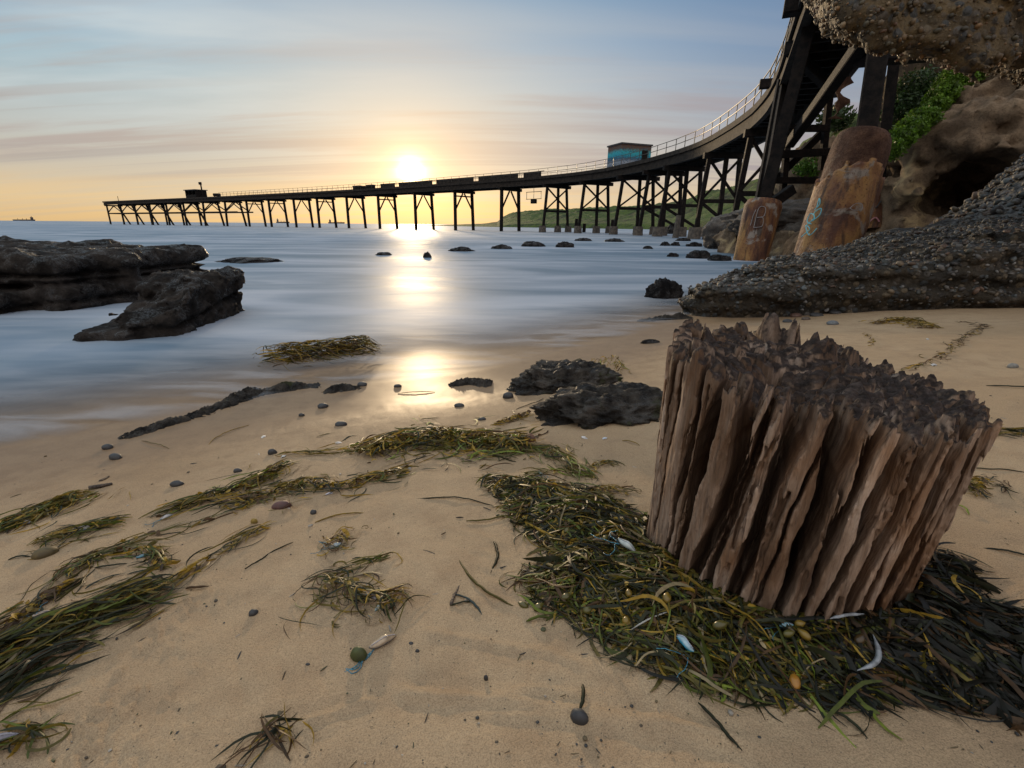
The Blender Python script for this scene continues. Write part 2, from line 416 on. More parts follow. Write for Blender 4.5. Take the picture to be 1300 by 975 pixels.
# ------------------------------------------------------------------ light
SUN_D = ray(522, 217); SUN_D = SUN_D / np.linalg.norm(SUN_D)
SUN_EL = math.asin(SUN_D[2]); SUN_AZ = math.atan2(SUN_D[0], SUN_D[1])   # azimuth from +Y towards +X
W = bpy.data.worlds.new("World"); SC.world = W; W.use_nodes = True
class WT(NT):
    def __init__(s): s.t = W.node_tree; s.t.nodes.clear(); s.out = s.n('OutputWorld')
w = WT()
sky = w.n('TexSky', sky_type='NISHITA'); sky.sun_disc = False; sky.sun_elevation = SUN_EL; sky.sun_rotation = SUN_AZ
sky.air_density = 1.0; sky.dust_density = 1.5; sky.ozone_density = 1.5
tc = w.n('TexCoord'); sp = w.n('SeparateXYZ'); w.l(tc.outputs['Generated'], sp.inputs[0])
dx, dy, dz = sp.outputs
zc = w.math('MAXIMUM', dz, 0.0)
ramp = w.ramp(zc, [(0, (.70, .50, .27)), (.035, (.74, .57, .36)), (.085, (.64, .54, .44)), (.15, (.58, .54, .51)), (.22, (.53, .58, .62)), (.29, (.35, .47, .60)), (.36, (.20, .36, .54)), (.46, (.22, .36, .54)), (.62, (1.22, 1.18, 1.20)), (1, (1.38, 1.32, 1.30))])
# left of the sun the sky is clear and bluer, to the right it greys
side = w.mrange(dx, -.62, .55)
low = w.mrange(zc, .0, .22)
lft = w.mix(w.math('MULTIPLY', w.math('SUBTRACT', 1.0, side), low), ramp, w.mix(1.0, ramp, (.72, .92, 1.0), 'MULTIPLY'))
base = w.mix(w.math('MULTIPLY', w.mrange(dx, -.05, .55), w.mrange(zc, .04, .24)), lft, w.mix(1.0, lft, (.46, .55, .70), 'MULTIPLY'))
# cloud sheets seen in perspective
den = w.math('ADD', zc, .10)
cv = w.n('CombineXYZ'); w.l(w.math('DIVIDE', dx, den), cv.inputs[0]); w.l(w.math('DIVIDE', dy, den), cv.inputs[1])
def sheet(sx, sy, rot, sc, det, rough, dist):
    mp = w.n('Mapping'); w.l(cv.outputs[0], mp.inputs[0]); mp.inputs['Scale'].default_value = (sx, sy, 1); mp.inputs['Rotation'].default_value = (0, 0, rot)
    return w.noise(mp.outputs[0], sc, det, rough, dist)
c1 = sheet(.22, .95, .10, 1.0, 5, .55, .5)
c2 = sheet(.30, 1.9, -.06, 1.0, 5, .6, .4)
c4 = sheet(.10, 3.4, .03, 1.0, 4, .55, .3)
c3 = sheet(.5, 2.6, .16, .8, 6, .6, .3)
bright = w.math('MULTIPLY', w.mrange(c1, .42, .66), w.mrange(zc, .06, .22))
base = w.mix(w.math('MULTIPLY', w.math('MULTIPLY', bright, w.mrange(zc, .40, .26)), .7), base, w.mix(side, (.66, .74, .76), (.40, .42, .47)))
mauve = w.math('MULTIPLY', w.mrange(c2, .47, .66), w.math('MULTIPLY', w.mrange(zc, .045, .10), w.mrange(zc, .36, .16)))
base = w.mix(w.math('MULTIPLY', mauve, .82), base, w.mix(side, (.44, .37, .35), (.37, .33, .36)))
st = w.math('MULTIPLY', w.mrange(c4, .46, .62), w.math('MULTIPLY', w.mrange(zc, .05, .09), w.mrange(zc, .24, .12)))
base = w.mix(w.math('MULTIPLY', st, .70), base, w.mix(side, (.40, .36, .35), (.36, .31, .34)))
wisp = w.math('MULTIPLY', w.mrange(c3, .60, .74), w.mrange(zc, .10, .26))
base = w.mix(w.math('MULTIPLY', wisp, .6), base, (.27, .31, .40))
# low gold band
gold = w.math('MULTIPLY', w.mrange(c2, .40, .60), w.math('MULTIPLY', w.mrange(zc, .11, .02), w.math('SUBTRACT', 1.0, mauve)))
# the sun behind thin cloud: a bright core with its aureole
front = w.math('GREATER_THAN', dy, 0.0)
def aure(kx, kz, zs=0.0):
    a = w.math('MULTIPLY', w.math('POWER', w.math('SUBTRACT', dx, float(SUN_D[0])), 2.0), kx)
    b = w.math('MULTIPLY', w.math('POWER', w.math('SUBTRACT', dz, float(SUN_D[2] + zs)), 2.0), kz)
    return w.math('MULTIPLY', w.math('POWER', 2.71828, w.math('MULTIPLY', w.math('ADD', a, b), -1.0)), front)
base = w.mix(w.math('MULTIPLY', gold, w.math('ADD', .15, w.math('MULTIPLY', aure(7, 0), .6))), base, (1.0, .60, .18))
base = w.mix(w.math('MULTIPLY', aure(9, 20, .05), .40), base, (.95, .76, .54))
def addc(c, f, colr):
    return w.mix(f, c, colr, 'ADD')
base = addc(base, aure(45, 70), (.24, .13, .03))
base = addc(base, aure(260, 340), (.42, .29, .11))
core = w.math('MULTIPLY', aure(1300, 1500), w.mrange(c4, .62, .44, .45, 1.0))
base = addc(base, w.math('MULTIPLY', core, 1.0), (1.9, 1.5, .85))
base = addc(base, w.math('MULTIPLY', aure(5000, 5000), 1.0), (7.0, 5.4, 2.8))
# unseen sky behind the camera, brightened higher up to fill the foreground
back = w.mrange(dy, .1, -.5)
base = w.mix(w.math('MULTIPLY', back, .85), base, w.mix(w.mrange(zc, 0, .6), (.50, .44, .41), (1.3, 1.23, 1.19)))
scaled = w.mix(1.0, base, (10, 10, 10), 'MULTIPLY')
for nd in w.t.nodes:
    if nd.bl_idname == 'ShaderNodeMix' : nd.clamp_result = False
fin = w.mix(.92, sky.outputs[0], scaled)
bg = w.n('Background'); w.l(fin, bg.inputs[0]); bg.inputs[1].default_value = 0.1
w.l(bg.outputs[0], w.out.inputs[0])
W.cycles.sampling_method = 'MANUAL'; W.cycles.sample_map_resolution = 1024

sl = bpy.data.lights.new("sun", 'SUN'); sl.energy = 2.7; sl.angle = math.radians(3.0); sl.color = (1.0, .74, .45)
so = bpy.data.objects.new("sun", sl); COL.objects.link(so)
so.rotation_mode = 'QUATERNION'; so.rotation_quaternion = Vector(SUN_D).to_track_quat('Z', 'Y'); so.location = (-10, 40, 30)

SC.view_settings.view_transform = 'Standard'; SC.view_settings.look = 'None'
SC.view_settings.exposure = 0; SC.view_settings.gamma = 1; SC.view_settings.use_curve_mapping = False
SC.cycles.max_bounces = 5; SC.cycles.diffuse_bounces = 3; SC.cycles.glossy_bounces = 3; SC.cycles.transparent_max_bounces = 6
SC.cycles.caustics_reflective = False; SC.cycles.caustics_refractive = False
SC.cycles.sample_clamp_indirect = 4; SC.cycles.sample_clamp_direct = 0
SC.cycles.use_denoising = True

# ------------------------------------------------------------------ sand
_sx = np.arange(-80, 80, .05)
_sy = np.interp(_sx, [-80, -10, -6, -3.6, -2.4, -1.7, -.9, -.3, .33, 1.1, 2.16, 4, 8, 12, 80], [-42, -5, -1.2, 1.0, 1.9, 2.5, 2.98, 3.18, 3.75, 4.4, 5.5, 6.6, 9.0, 11, 50])
_k = np.hanning(21); _k /= _k.sum()
_syp = np.convolve(np.pad(_sy, 10, 'edge'), _k, 'valid')
def shore_s(x, y):
    return (np.interp(x, _sx, _syp) - y) * .82
def sand_h(x, y):
    x = np.asarray(x, float); y = np.asarray(y, float)
    s = shore_s(x, y)
    h = np.where(s > 0, .02 * s + .09 * s * sstep(-.2, 1.2, s), .085 * s)
    h = np.where(s > 3, .33 + .05 * np.tanh((s - 3) / 3), h)
    h = np.maximum(h, -2.5)
    n = .020 * fbm(x * .9, y * .9, 0 * x, 3, 5) + .006 * fbm(x * 4, y * 4, 0 * x, 3, 9)
    n = n * sstep(-.3, .8, s) * (1 - sstep(30, 50, np.hypot(x, y)))
    return h + n
def seg_dist(x, y, S):
    d = np.full(np.shape(x), 9.0)
    for (a, b) in zip(S[:-1], S[1:]):
        ab = b - a; t = np.clip(((x - a[0]) * ab[0] + (y - a[1]) * ab[1]) / (ab @ ab), 0, 1)
        d = np.minimum(d, np.hypot(x - a[0] - ab[0] * t, y - a[1] - ab[1] * t))
    return d
MARKS = None
def make_marks():
    global MARKS
    MARKS = []
    L = [([(470, 870), (560, 884), (650, 888), (760, 905), (880, 925), (1010, 958)], .0045, .010), ([(560, 902), (680, 908), (800, 925), (900, 950)], .003, .008), ([(600, 872), (700, 876), (790, 890)], .003, .007),
         ([(330, 940), (400, 915), (455, 892), (520, 884)], .004, .007), ([(350, 952), (420, 922), (480, 902)], .003, .006), ([(520, 800), (600, 812), (700, 830), (780, 858)], .0025, .007)]
    for k in range(7): L.append(([(392 - k * 2, 700 + k * 13), (425 + k * 3, 722 + k * 12), (470 + k * 3, 752 + k * 9)], .003, .005))
    for k in range(5): L.append(([(555 + k * 16, 668 + k * 22), (610 + k * 14, 680 + k * 24), (660 + k * 12, 700 + k * 22)], .0022, .006))
    for pts, h_, w_ in L: MARKS.append((grounds(pts)[:, :2], h_ * 2.8, w_ * 1.3))
def sand_detail(x, y):
    """drag marks, wind ripples and crumbs, too small to move what lies on the sand"""
    s = shore_s(x, y)
    q = x * .92 + y * .38 + .05 * fbm(x * 3, y * 3, 0 * x, 3, 31)
    rip = (np.abs(np.sin(q * 46)) ** .6) * sstep(.52, .66, .5 + .6 * fbm(x * 1.7 + 4, y * 1.7, 0 * x, 2, 33))
    d = .0030 * rip
    c, v, _ = worley(x * 55, y * 55, 0 * x, 41)
    cr = np.clip(1 - c * 1.5, 0, 1) * (v > .55)
    msk = .35 * sstep(.70, .8, .5 + .6 * fbm(x * 2.3 + 9, y * 2.3, 0 * x, 3, 37))
    for px, py, r in ((95, 870, .13), (160, 765, .09), (70, 925, .10), (235, 705, .07)):
        p = at_z(px, py, .33); msk = np.maximum(msk, 1.4 * np.exp(-((x - p[0]) ** 2 + (y - p[1]) ** 2) / r ** 2))
    d = d + .009 * cr * np.clip(msk, 0, 1.3) + .0016 * fbm(x * 22, y * 22, 0 * x, 3, 51) + .006 * fbm(x * 9 + 3 * q, y * 9, 0 * x, 2, 52)
    if MARKS is None: make_marks()
    for S, hgt, wd in MARKS:
        near = (np.abs(x - S[:, 0].mean()) < 1.0) & (np.abs(y - S[:, 1].mean()) < 1.0)
        if near.any():
            q = seg_dist(x[near], y[near], S); en = np.minimum(np.hypot(x[near] - S[0, 0], y[near] - S[0, 1]), np.hypot(x[near] - S[-1, 0], y[near] - S[-1, 1])); d[near] += sstep(.0, .10, en) * (hgt * np.exp(-(q / wd) ** 2) - .5 * hgt * np.exp(-(q / (wd * 2.6)) ** 2))
    return d * sstep(.25, .9, s) * (1 - sstep(4, 7, np.hypot(x, y)))
def ground(px, py, lift=0.0):
    z = 0.2
    for _ in range(14):
        p = at_z(px, py, z + lift); z = .4 * z + .6 * float(sand_h(p[0], p[1]))
    p = at_z(px, py, z + lift); return np.array([p[0], p[1], z])
def grounds(pts): return np.array([ground(*p) for p in pts])

def polar(cx, cy, rs, az):
    A, Rr = np.meshgrid(az, rs)
    X = cx + Rr * np.sin(A); Y = cy + Rr * np.cos(A)
    nr, na = X.shape
    i = np.arange(nr * na).reshape(nr, na)
    Q = np.stack([i[:-1, :], np.roll(i, -1, 1)[:-1, :], np.roll(i, -1, 1)[1:, :], i[1:, :]], -1).reshape(-1, 4)
    return X.ravel(), Y.ravel(), Q
_az = np.concatenate([np.linspace(-math.radians(64), math.radians(64), 880), np.linspace(math.radians(66), math.radians(294), 90)])
X, Y, Q = polar(0, -.35, np.geomspace(.2, 75, 640), _az)
Z = sand_h(X, Y) + sand_detail(X, Y)
sand = struct(mesh_np("sand_beach", np.stack([X, Y, Z], 1), Q[:, ::-1], M['sand']))

# ------------------------------------------------------------------ sea
X, Y, Q = polar(0, -.35, np.concatenate([np.geomspace(.6, 40, 420), np.geomspace(42, 9000, 60)]), np.concatenate([np.linspace(-math.radians(64), math.radians(64), 500), np.linspace(math.radians(66), math.radians(294), 70)]))
dep = -sand_h(X, Y)
ROCKS_XY = [(-6.5, 6.6, 3.0), (-3.3, 4.8, .9), (3.2, 5.8, .8), (5, 8, 1.5)]
mist = .85 * np.exp(-((dep - .05) / .10) ** 2) + .12 * np.exp(-np.maximum(dep, 0) / .6)
for a, b, r in ROCKS_XY:
    mist = np.maximum(mist, .35 * np.exp(-np.maximum(np.hypot(X - a, Y - b) - r, 0) / .4))
sea = struct(mesh_np("sea", np.stack([X, Y, 0 * X], 1), Q[:, ::-1], M['sea'], attrs=dict(depth=np.clip(dep, -1, 3), mist=np.clip(mist, 0, 1))))
# ------------------------------------------------------------------ far green hills
prof_px = [540, 580, 610, 632, 638, 650, 665, 700, 760, 800, 840, 880, 900, 940, 980, 1000, 1020, 1060, 1100, 1200, 1300, 1420]
prof_py = [286.6, 285, 284.2, 282, 276, 271, 268, 266, 263.5, 262, 258, 250, 245, 236, 222, 204, 178, 157, 140, 95, 60, 30]
dist_px = [540, 640, 800, 1000, 1060, 1200, 1420]; dist_d = [420, 360, 270, 150, 120, 95, 80]
pxs = np.linspace(540, 1420, 300); rows = np.linspace(0, 1, 60)
V = []
for px in pxs:
    D = float(np.interp(px, dist_px, dist_d)); top = at_y(px, float(np.interp(px, prof_px, prof_py)), D)
    az = top[0] / top[1]; H = max(top[2], .3)
    for r in rows:
        if r < .75:
            u = r / .75; y = D * (.62 + .38 * u); z = -.6 + (H + .6) * (.16 * sstep(0, .08, u) + .84 * u ** 1.15)
        else:
            u = (r - .75) / .25; y = D * (1 + .6 * u); z = H * (1 - .5 * u * u)
        V.append((az * y, y, z))
V = np.array(V); n0, n1 = len(pxs), len(rows)
amp = np.clip(V[:, 2] / 8, 0, 1) * np.clip(V[:, 1] / 200, .35, 1)
V[:, 2] += amp * (2.2 * fbm(V[:, 0] * .06, V[:, 1] * .06, V[:, 2] * .06, 4, 61) + 1.8 * np.abs(fbm(V[:, 0] * .28, V[:, 1] * .35, V[:, 2] * .3, 3, 62)))
i = np.arange(n0 * n1).reshape(n0, n1)
Q = np.stack([i[:-1, :-1], i[1:, :-1], i[1:, 1:], i[:-1, 1:]], -1).reshape(-1, 4)
struct(mesh_np("green_hills", V, Q, M['hill']))

# ------------------------------------------------------------------ cliff with its cave, and the pebble slope
def strata(X, Y, Z, k=1.0, s=0):
    return k * (.5 * np.sin(Z * 7 + 2 * noise3(X * .6, Y * .6, Z * .6, 70 + s)) * .5 + .5 * noise3(X * .4, Y * .4, Z * 5, 71 + s))
h = .085
X, Y, Z = grid3((7.6, 9.5, -.8), (19, 21, 9.0), h)
nz = fbm(X * .75, Y * .75, Z * .75, 5, 80, .55)
d = ell(X, Y, Z, (13.5, 14.6, 2.2), (3.2, 2.4, 2.7), .2)
d = smin(d, ell(X, Y, Z, (15.6, 15.8, 3.9), (2.9, 2.6, 3.3)), .7)
d = smin(d, ell(X, Y, Z, (17.6, 14.8, 5), (2.8, 3.0, 4.0)), .7)
d = smin(d, box(X, Y, Z, (14.5, 17.5, -.2), (6.0, 4.0, 1.1), 0, .5), .5)
cave = ell(X, Y, Z, (11.6, 12.9, 1.95), (1.15, 2.6, .82), -.73)
c, v, _ = worley(X * .95, Y * .95, Z * 1.15, 87); d = d + .75 * np.clip(.72 - c, 0, .7) * (v > .3)
c, v, _ = worley(X * 2.3, Y * 2.3, Z * 2.6, 88); d = d + .30 * np.clip(.72 - c, 0, .7) * (v > .4)
d = smax(d, -cave, .18)
d = smax(d, -ell(X, Y, Z, (13.4, 12.6, 3.5), (.9, 1.6, .32), -.78), .15)
d = d - .42 * nz - .12 * strata(X, Y, Z) - .16 * fbm(X * 3.2, Y * 3.2, Z * 3.2, 3, 85)
V, Q = surface_nets(d, (7.6, 9.5, -.8), h)
cliff = struct(mesh_np("cliff", V, Q, M['cliff']))

def embed_pebbles(name, V, N, parent, size, keep, mat, seed, count, squash=.6, tint=(1, 1, 1)):
    """small stones set into a rock face: too many to count"""
    r = np.random.default_rng(seed); idx = np.flatnonzero(keep); idx = r.choice(idx, min(count, len(idx)), replace=False)
    bv, bf = ico(2 if count < 4500 else 1); out = []; F = []; C = []
    pal = .8 * np.array(tint) * np.array([(.10, .115, .12), (.13, .12, .11), (.055, .05, .05), (.16, .115, .07), (.09, .075, .055), (.20, .19, .18), (.045, .05, .045), (.12, .07, .045)])
    for k, i in enumerate(idx):
        s = size * min(r.lognormal(-.35, .5), 1.7); sc = s * np.array([1, r.uniform(.6, 1), r.uniform(.4, squash)])
        v = bv * (1 + .12 * noise3(bv[:, 0] * 1.5 + k, bv[:, 1] * 1.5, bv[:, 2] * 1.5, 7)[:, None] * 2) * sc
        R_ = rotm(r.uniform(0, 6.28), r.normal() * .5, r.normal() * .5)
        out.append(v @ R_.T + V[i] + N[i] * sc[2] * .25 + r.normal(size=3) * size * .3); F.append(bf + k * len(bv))
        C.append(np.repeat((pal[r.integers(len(pal))] * r.uniform(.65, 1.25))[None], len(bv), 0))
    o = mesh_np(name, np.concatenate(out), np.concatenate(F), mat, parent, True, np.concatenate(C))
    o["kind"] = "stuff"; return o
def vnormals(o):
    n = np.empty(len(o.data.vertices) * 3, np.float32); o.data.vertices.foreach_get("normal", n); return n.reshape(-1, 3)

# pebble-covered slope running down from the cliff to the ledge
h = .07
X, Y, Z = grid3((5.0, 6.2, -.6), (14.5, 12.2, 4.2), h)
nz = fbm(X * 1.0, Y * 1.0, Z * 1.0, 4, 90)
top = .74 + (np.interp(X - .81 * (Y - 11), [5, 8, 9, 9.64, 10.1, 10.6, 11.1, 13], [.70, .84, .94, 1.40, 1.80, 2.30, 2.72, 3.3]) - .84) * np.clip(.25 + .75 * (Y - 6.8) / 2.5, .25, 1)
d = (Z - top) * .8
d = smax(d, -(X - 5.6 - .55 * (Y - 8)), .3)
d = smax(d, Y - 11.6, .4)
d = d - .14 * nz - .05 * fbm(X * 4, Y * 4, Z * 4, 3, 93)
d = np.maximum(d, np.maximum(X - 14.3, 5.05 - X)); d = np.maximum(d, 6.3 - Y)
V, Q = surface_nets(d, (5.0, 6.2, -.6), h)
talus = tag(mesh_np("pebble_slope", V, Q, M['talus']), "slope of grey pebbles climbing from the rock ledge to the mouth of the cave", "rock slope")
N = vnormals(talus)
embed_pebbles("pebble_cover", V, N, talus, .065, (N[:, 2] > .5) & (V[:, 2] > .3), M['peb'], 1, 5200)

# conglomerate ledge behind the stump
h = .035
lo = (1.9, 4.2, -.25)
X, Y, Z = grid3(lo, (7.6, 8.2, 1.6), h)
nz = fbm(X * 1.3, Y * 1.3, Z * 1.3, 4, 100)
front = np.interp(X, [1.9, 2.2, 2.6, 3.4, 4.4, 5.4, 7.6], [5.9, 5.45, 5.3, 5.22, 5.05, 4.85, 4.6])
back = np.interp(X, [1.9, 2.4, 3.4, 4.6, 6, 7.6], [5.9, 6.2, 6.7, 7.2, 7.9, 8.0])
top = np.interp(X, [2.0, 2.2, 2.6, 3.1, 3.7, 4.4, 5.0, 5.6, 7.6], [.22, .33, .42, .56, .66, .74, .88, 1.02, 1.25])
d = smax(Z - top + .10 * np.maximum(0, 5.5 - Y) + .06, front - Y + .22 * np.maximum(0, Z - .25), .14)
d = smax(d, Y - back, .2); d = smax(d, 2.12 - X + .1 * np.sin(Y * 5), .12)
d = d + .18 * np.exp(-((Z - np.interp(X, [2, 7.6], [.02, .3])) / .07) ** 2) * .5
d = d - .13 * nz - .03 * np.sign(np.sin(Z * 26 + 5 * nz)) * np.abs(np.sin(Z * 26 + 5 * nz)) ** .5 * (Y < 6) - .06 * fbm(X * 4.5, Y * 4.5, Z * 4.5, 3, 103)
c, v, _ = worley(X * 13, Y * 13, Z * 15, 105)
d = d - .035 * np.clip(.55 - c, 0, .5) * (v > .25) * 1.4
d = np.maximum(d, np.maximum(X - 7.5, Y - 8.1))
V, Q = surface_nets(d, lo, h)
ledge = tag(mesh_np("rock_ledge", V, Q, M['ledge']), "long dark conglomerate rock ledge on the sand behind the timber stump", "rock")
N = vnormals(ledge)
vis = (V[:, 1] < 7.5) & (V[:, 2] > .05)
embed_pebbles("pebble_cover", V, N, ledge, .027, vis & (N[:, 2] > .55), M['peb'], 2, 5200)
embed_pebbles("embedded_pebble", V, N, ledge, .015, vis & (N[:, 2] <= .5), M['peb'], 3, 900, .8)

# overhanging conglomerate at the top right, part of the headland
h = .05
lo = (1.9, 4.0, 1.9)
X, Y, Z = grid3(lo, (9.0, 8.4, 6.2), h)
nz = fbm(X * 1.1, Y * 1.1, Z * 1.1, 4, 110)
xs = [at_y(px, py, 5.2) for px, py in ((1022, -60), (1040, 12), (1060, 30), (1090, 44), (1130, 48), (1165, 58), (1200, 66), (1235, 74), (1270, 86), (1300, 92), (1380, 120))]
bx = [p[0] for p in xs]; bz = [p[2] for p in xs]
bot = np.interp(X, bx, bz)
d = smax(bot - Z + .50 * (Y - 5.2), bx[0] + .24 + .36 * (Y - 5.2) - X, .2)
d = smax(d, 4.75 - Y + .15 * (Z - 2.5), .25); d = smax(d, Y - 7.0, .3)
d = d - .20 * nz - .09 * fbm(X * 4, Y * 4, Z * 4, 3, 113)
c, v, _ = worley(X * 9, Y * 9, Z * 11, 115)
d = d - .075 * np.clip(.6 - c, 0, .5) * (v > .2) * 1.6
c, v, _ = worley(X * 5, Y * 5, Z * 6, 116); d = d - .10 * np.clip(.6 - c, 0, .5) * (v > .35)
d = np.maximum(d, np.maximum(X - 8.9, Z - 6.1))
V, Q = surface_nets(d, lo, h)
over = tag(mesh_np("overhanging_rock", V, Q, M['over']), "overhanging shelf of pebbly conglomerate rock jutting in at the top right corner", "rock")
N = vnormals(over)
embed_pebbles("embedded_pebble", V, N, over, .019, (N[:, 2] < .45) & (V[:, 0] < 7.5) & (V[:, 2] < 4.6) & (V[:, 1] < 6.4), M['peb'], 4, 8500, .95, (1.25, .9, .5))

# ------------------------------------------------------------------ rocks in the water
def rock(name, label, c, r, seed, mat, rz=0, amp=.28, flat=.0, sub=5, fr=1.6, cat="rock", group=None):
    bv, bf = ico(sub); r = np.asarray(r, float)
    n = fbm(bv[:, 0] * fr + seed, bv[:, 1] * fr, bv[:, 2] * fr, 5, seed) + .5 * fbm(bv[:, 0] * fr * 2 + seed, bv[:, 1] * fr * 2, bv[:, 2] * fr * 2, 4, seed + 3, .55, True) * (.35 if amp > .5 else 1)
    v = bv * (1 + amp * n[:, None]); v = v * r
    if flat: v[:, 2] = np.where(v[:, 2] > r[2] * flat, r[2] * flat + (v[:, 2] - r[2] * flat) * .35, v[:, 2])
    ca, sa = math.cos(rz), math.sin(rz)
    v = np.stack([v[:, 0] * ca - v[:, 1] * sa, v[:, 0] * sa + v[:, 1] * ca, v[:, 2]], 1)
    o = mesh_np(name, v, bf, mat); o.location = c
    return tag(o, label, cat, group)
def sea_rock(px, py, wpx, hpx, label, seed, mat=None, sub=4, name="sea_rock", depth=.7, **k):
    p = at_z(px, py, 0); sc = np.linalg.norm(p - EYE) / FPX * .98
    rx = wpx / 2 * sc * .80; hz = hpx * sc * .78; k.setdefault('amp', .30 + .25 * ((seed * 7) % 5) / 4)
    g = k.pop('group', "dark rocks awash in the shallow water")
    return rock(name, label, (p[0], p[1] + rx * depth * .5, -.25 * hz), (rx, rx * depth, hz * 1.25), seed, mat or M['searock'], sub=sub, group=g, **k)

h = .042
lo = (-13.5, 4.2, -.5)
X, Y, Z = grid3(lo, (-3.3, 10.2, .95), h)
n1 = fbm(X * .7, Y * .7, Z * .9, 4, 120); n2 = fbm(X * 2.4, Y * 2.4, Z * 3.5, 4, 123, .55)
d = box(X, Y, Z, (-9.4, 7.3, .12), (4.3, 1.25, .52), -.12, .12)
d = smin(d, box(X, Y, Z, (-10.2, 6.2, -.05), (4.4, 1.1, .42), -.20, .12), .08)
d = smin(d, box(X, Y, Z, (-7.9, 5.75, -.12), (2.2, .55, .36), .02, .1), .08)
d = smin(d, box(X, Y, Z, (-5.95, 6.6, .18), (.9, .55, .40), .25, .14), .1)
gr = np.exp(-((Z - .22 - .12 * n1 - .03 * (X + 8)) / .035) ** 2) + np.exp(-((Z - .40 - .10 * n1) / .03) ** 2) + .7 * np.exp(-((Z - .05 - .12 * n1) / .03) ** 2)
d = d + .12 * gr - .22 * n1 - .11 * n2 - .05 * fbm(X * 8, Y * 8, Z * 10, 3, 126, .6, True)
V, Q = surface_nets(d, lo, h)
tag(mesh_np("rock_shelf", V, Q, M['shelf']), "broad layered dark wet rock shelf in the sea at the left edge", "rock")
h = .022
lo = (-4.5, 3.7, -.35)
X, Y, Z = grid3(lo, (-2.6, 6.3, .75), h)
n1 = fbm(X * 1.1, Y * 1.1, Z * 1.1, 4, 130); n2 = fbm(X * 4.5, Y * 4.5, Z * 5, 4, 133, .55)
d = box(X, Y, Z, (-3.55, 4.95, .08), (.40, .78, .36), .10, .12, 0)
d = smax(d, (Z - (.52 + .46 * (Y - 5.25) * (Y < 5.5) + .30 * (X + 3.55) + .05 * n1)) * .9, .06)
gr = np.exp(-((Z - .16 - .1 * n1 + .12 * (Y - 5) * -1) / .022) ** 2)
d = d + .05 * gr - .19 * n1 - .09 * n2 - .032 * fbm(X * 14, Y * 14, Z * 16, 3, 136, .6, True)
V, Q = surface_nets(d, lo, h)
tag(mesh_np("tilted_boulder", V, Q, M['shelf']), "tilted dark wet boulder in front of the layered rock shelf", "rock")

for a in [
    (312, 333, 80, 5, "long low black rock just right of the layered rock shelf", 201),
    (542, 327, 13, 7, "small round dark rock in the sun's path on the water", 202),
    (486, 324, 24, 4, "thin low dark rock left of the sun's path", 203),
    (585, 319, 36, 5, "flat low dark rock just right of the sun's path", 204),
    (637, 316, 30, 6, "low pointed dark rock left of the two rounded rocks under the jetty", 205),
    (677, 313, 36, 7, "flat topped dark rock, left of the two rounded rocks under the jetty", 206),
    (717, 314, 27, 9, "larger rounded dark rock, right of the two under the jetty", 207),
    (741, 306, 26, 4, "faint far dark rock behind the larger rounded rock under the jetty", 208),
    (781, 307, 26, 4, "far low dark rock beneath the painted hut", 209),
    (823, 316, 15, 4, "tiny dark rock alone in open water below the painted hut's right side", 210),
    (845, 312, 14, 5, "tiny dark rock nearest left of the rocks by the concrete footed trestle", 211),
    (858, 312, 14, 5, "tiny pointed dark rock among the rocks by the concrete footed trestle", 212),
    (855, 326, 18, 5, "small flat rock in front of the rocks by the concrete footed trestle", 213),
    (889, 328, 36, 11, "black wet rock in the water before the small rusty caisson", 215),
    (915, 331, 34, 7, "low wet rock at the foot of the small rusty caisson", 216),
    (882, 313, 22, 6, "low flat rock behind the black wet rock near the small rusty caisson", 217),
    (907, 316, 16, 9, "little triangular rock left of the small rusty caisson", 218),
    (868, 306, 20, 4, "thin rock skin behind the rocks near the leaning concrete foot", 219),
    (899, 304, 16, 7, "small dark rock right of the leaning concrete foot", 220)]:
    sea_rock(*a)
sea_rock(844, 378, 52, 22, "lone dark wet boulder in the water left of the conglomerate ledge", 214, sub=5, depth=.7)
sea_rock(858, 297, 26, 13, "squat dark rock standing behind the concrete feet of the trestle", 221)
def block_at(px, py, y, r, label, seed, mat, **k):
    p = at_y(px, py, y); return rock("boulder", label, p, r, seed, mat, **k)
block_at(938, 299, 24, (1.5, 1.4, 1.05), "big dark boulder behind the small rusty caisson", 230, M['tan'], sub=5)
block_at(1010, 306, 17.8, (.95, 1.2, .95), "smooth brown boulder between the two rusty caissons", 231, M['tan'], sub=5)
block_at(1018, 282, 19, (2.6, 2.0, .75), "flat brown rock shelf behind the brown boulder between the caissons", 232, M['tan'], sub=5)
block_at(1030, 243, 27, (1.5, 1.8, 2.3), "overhanging brown rock pillar under the green slope behind the caissons", 233, M['cliff'], sub=5, amp=.4)
block_at(1092, 288, 22, (2.2, 2.0, 1.0), "brown rock bank behind the large rusty caisson", 234, M['cliff'], sub=5)

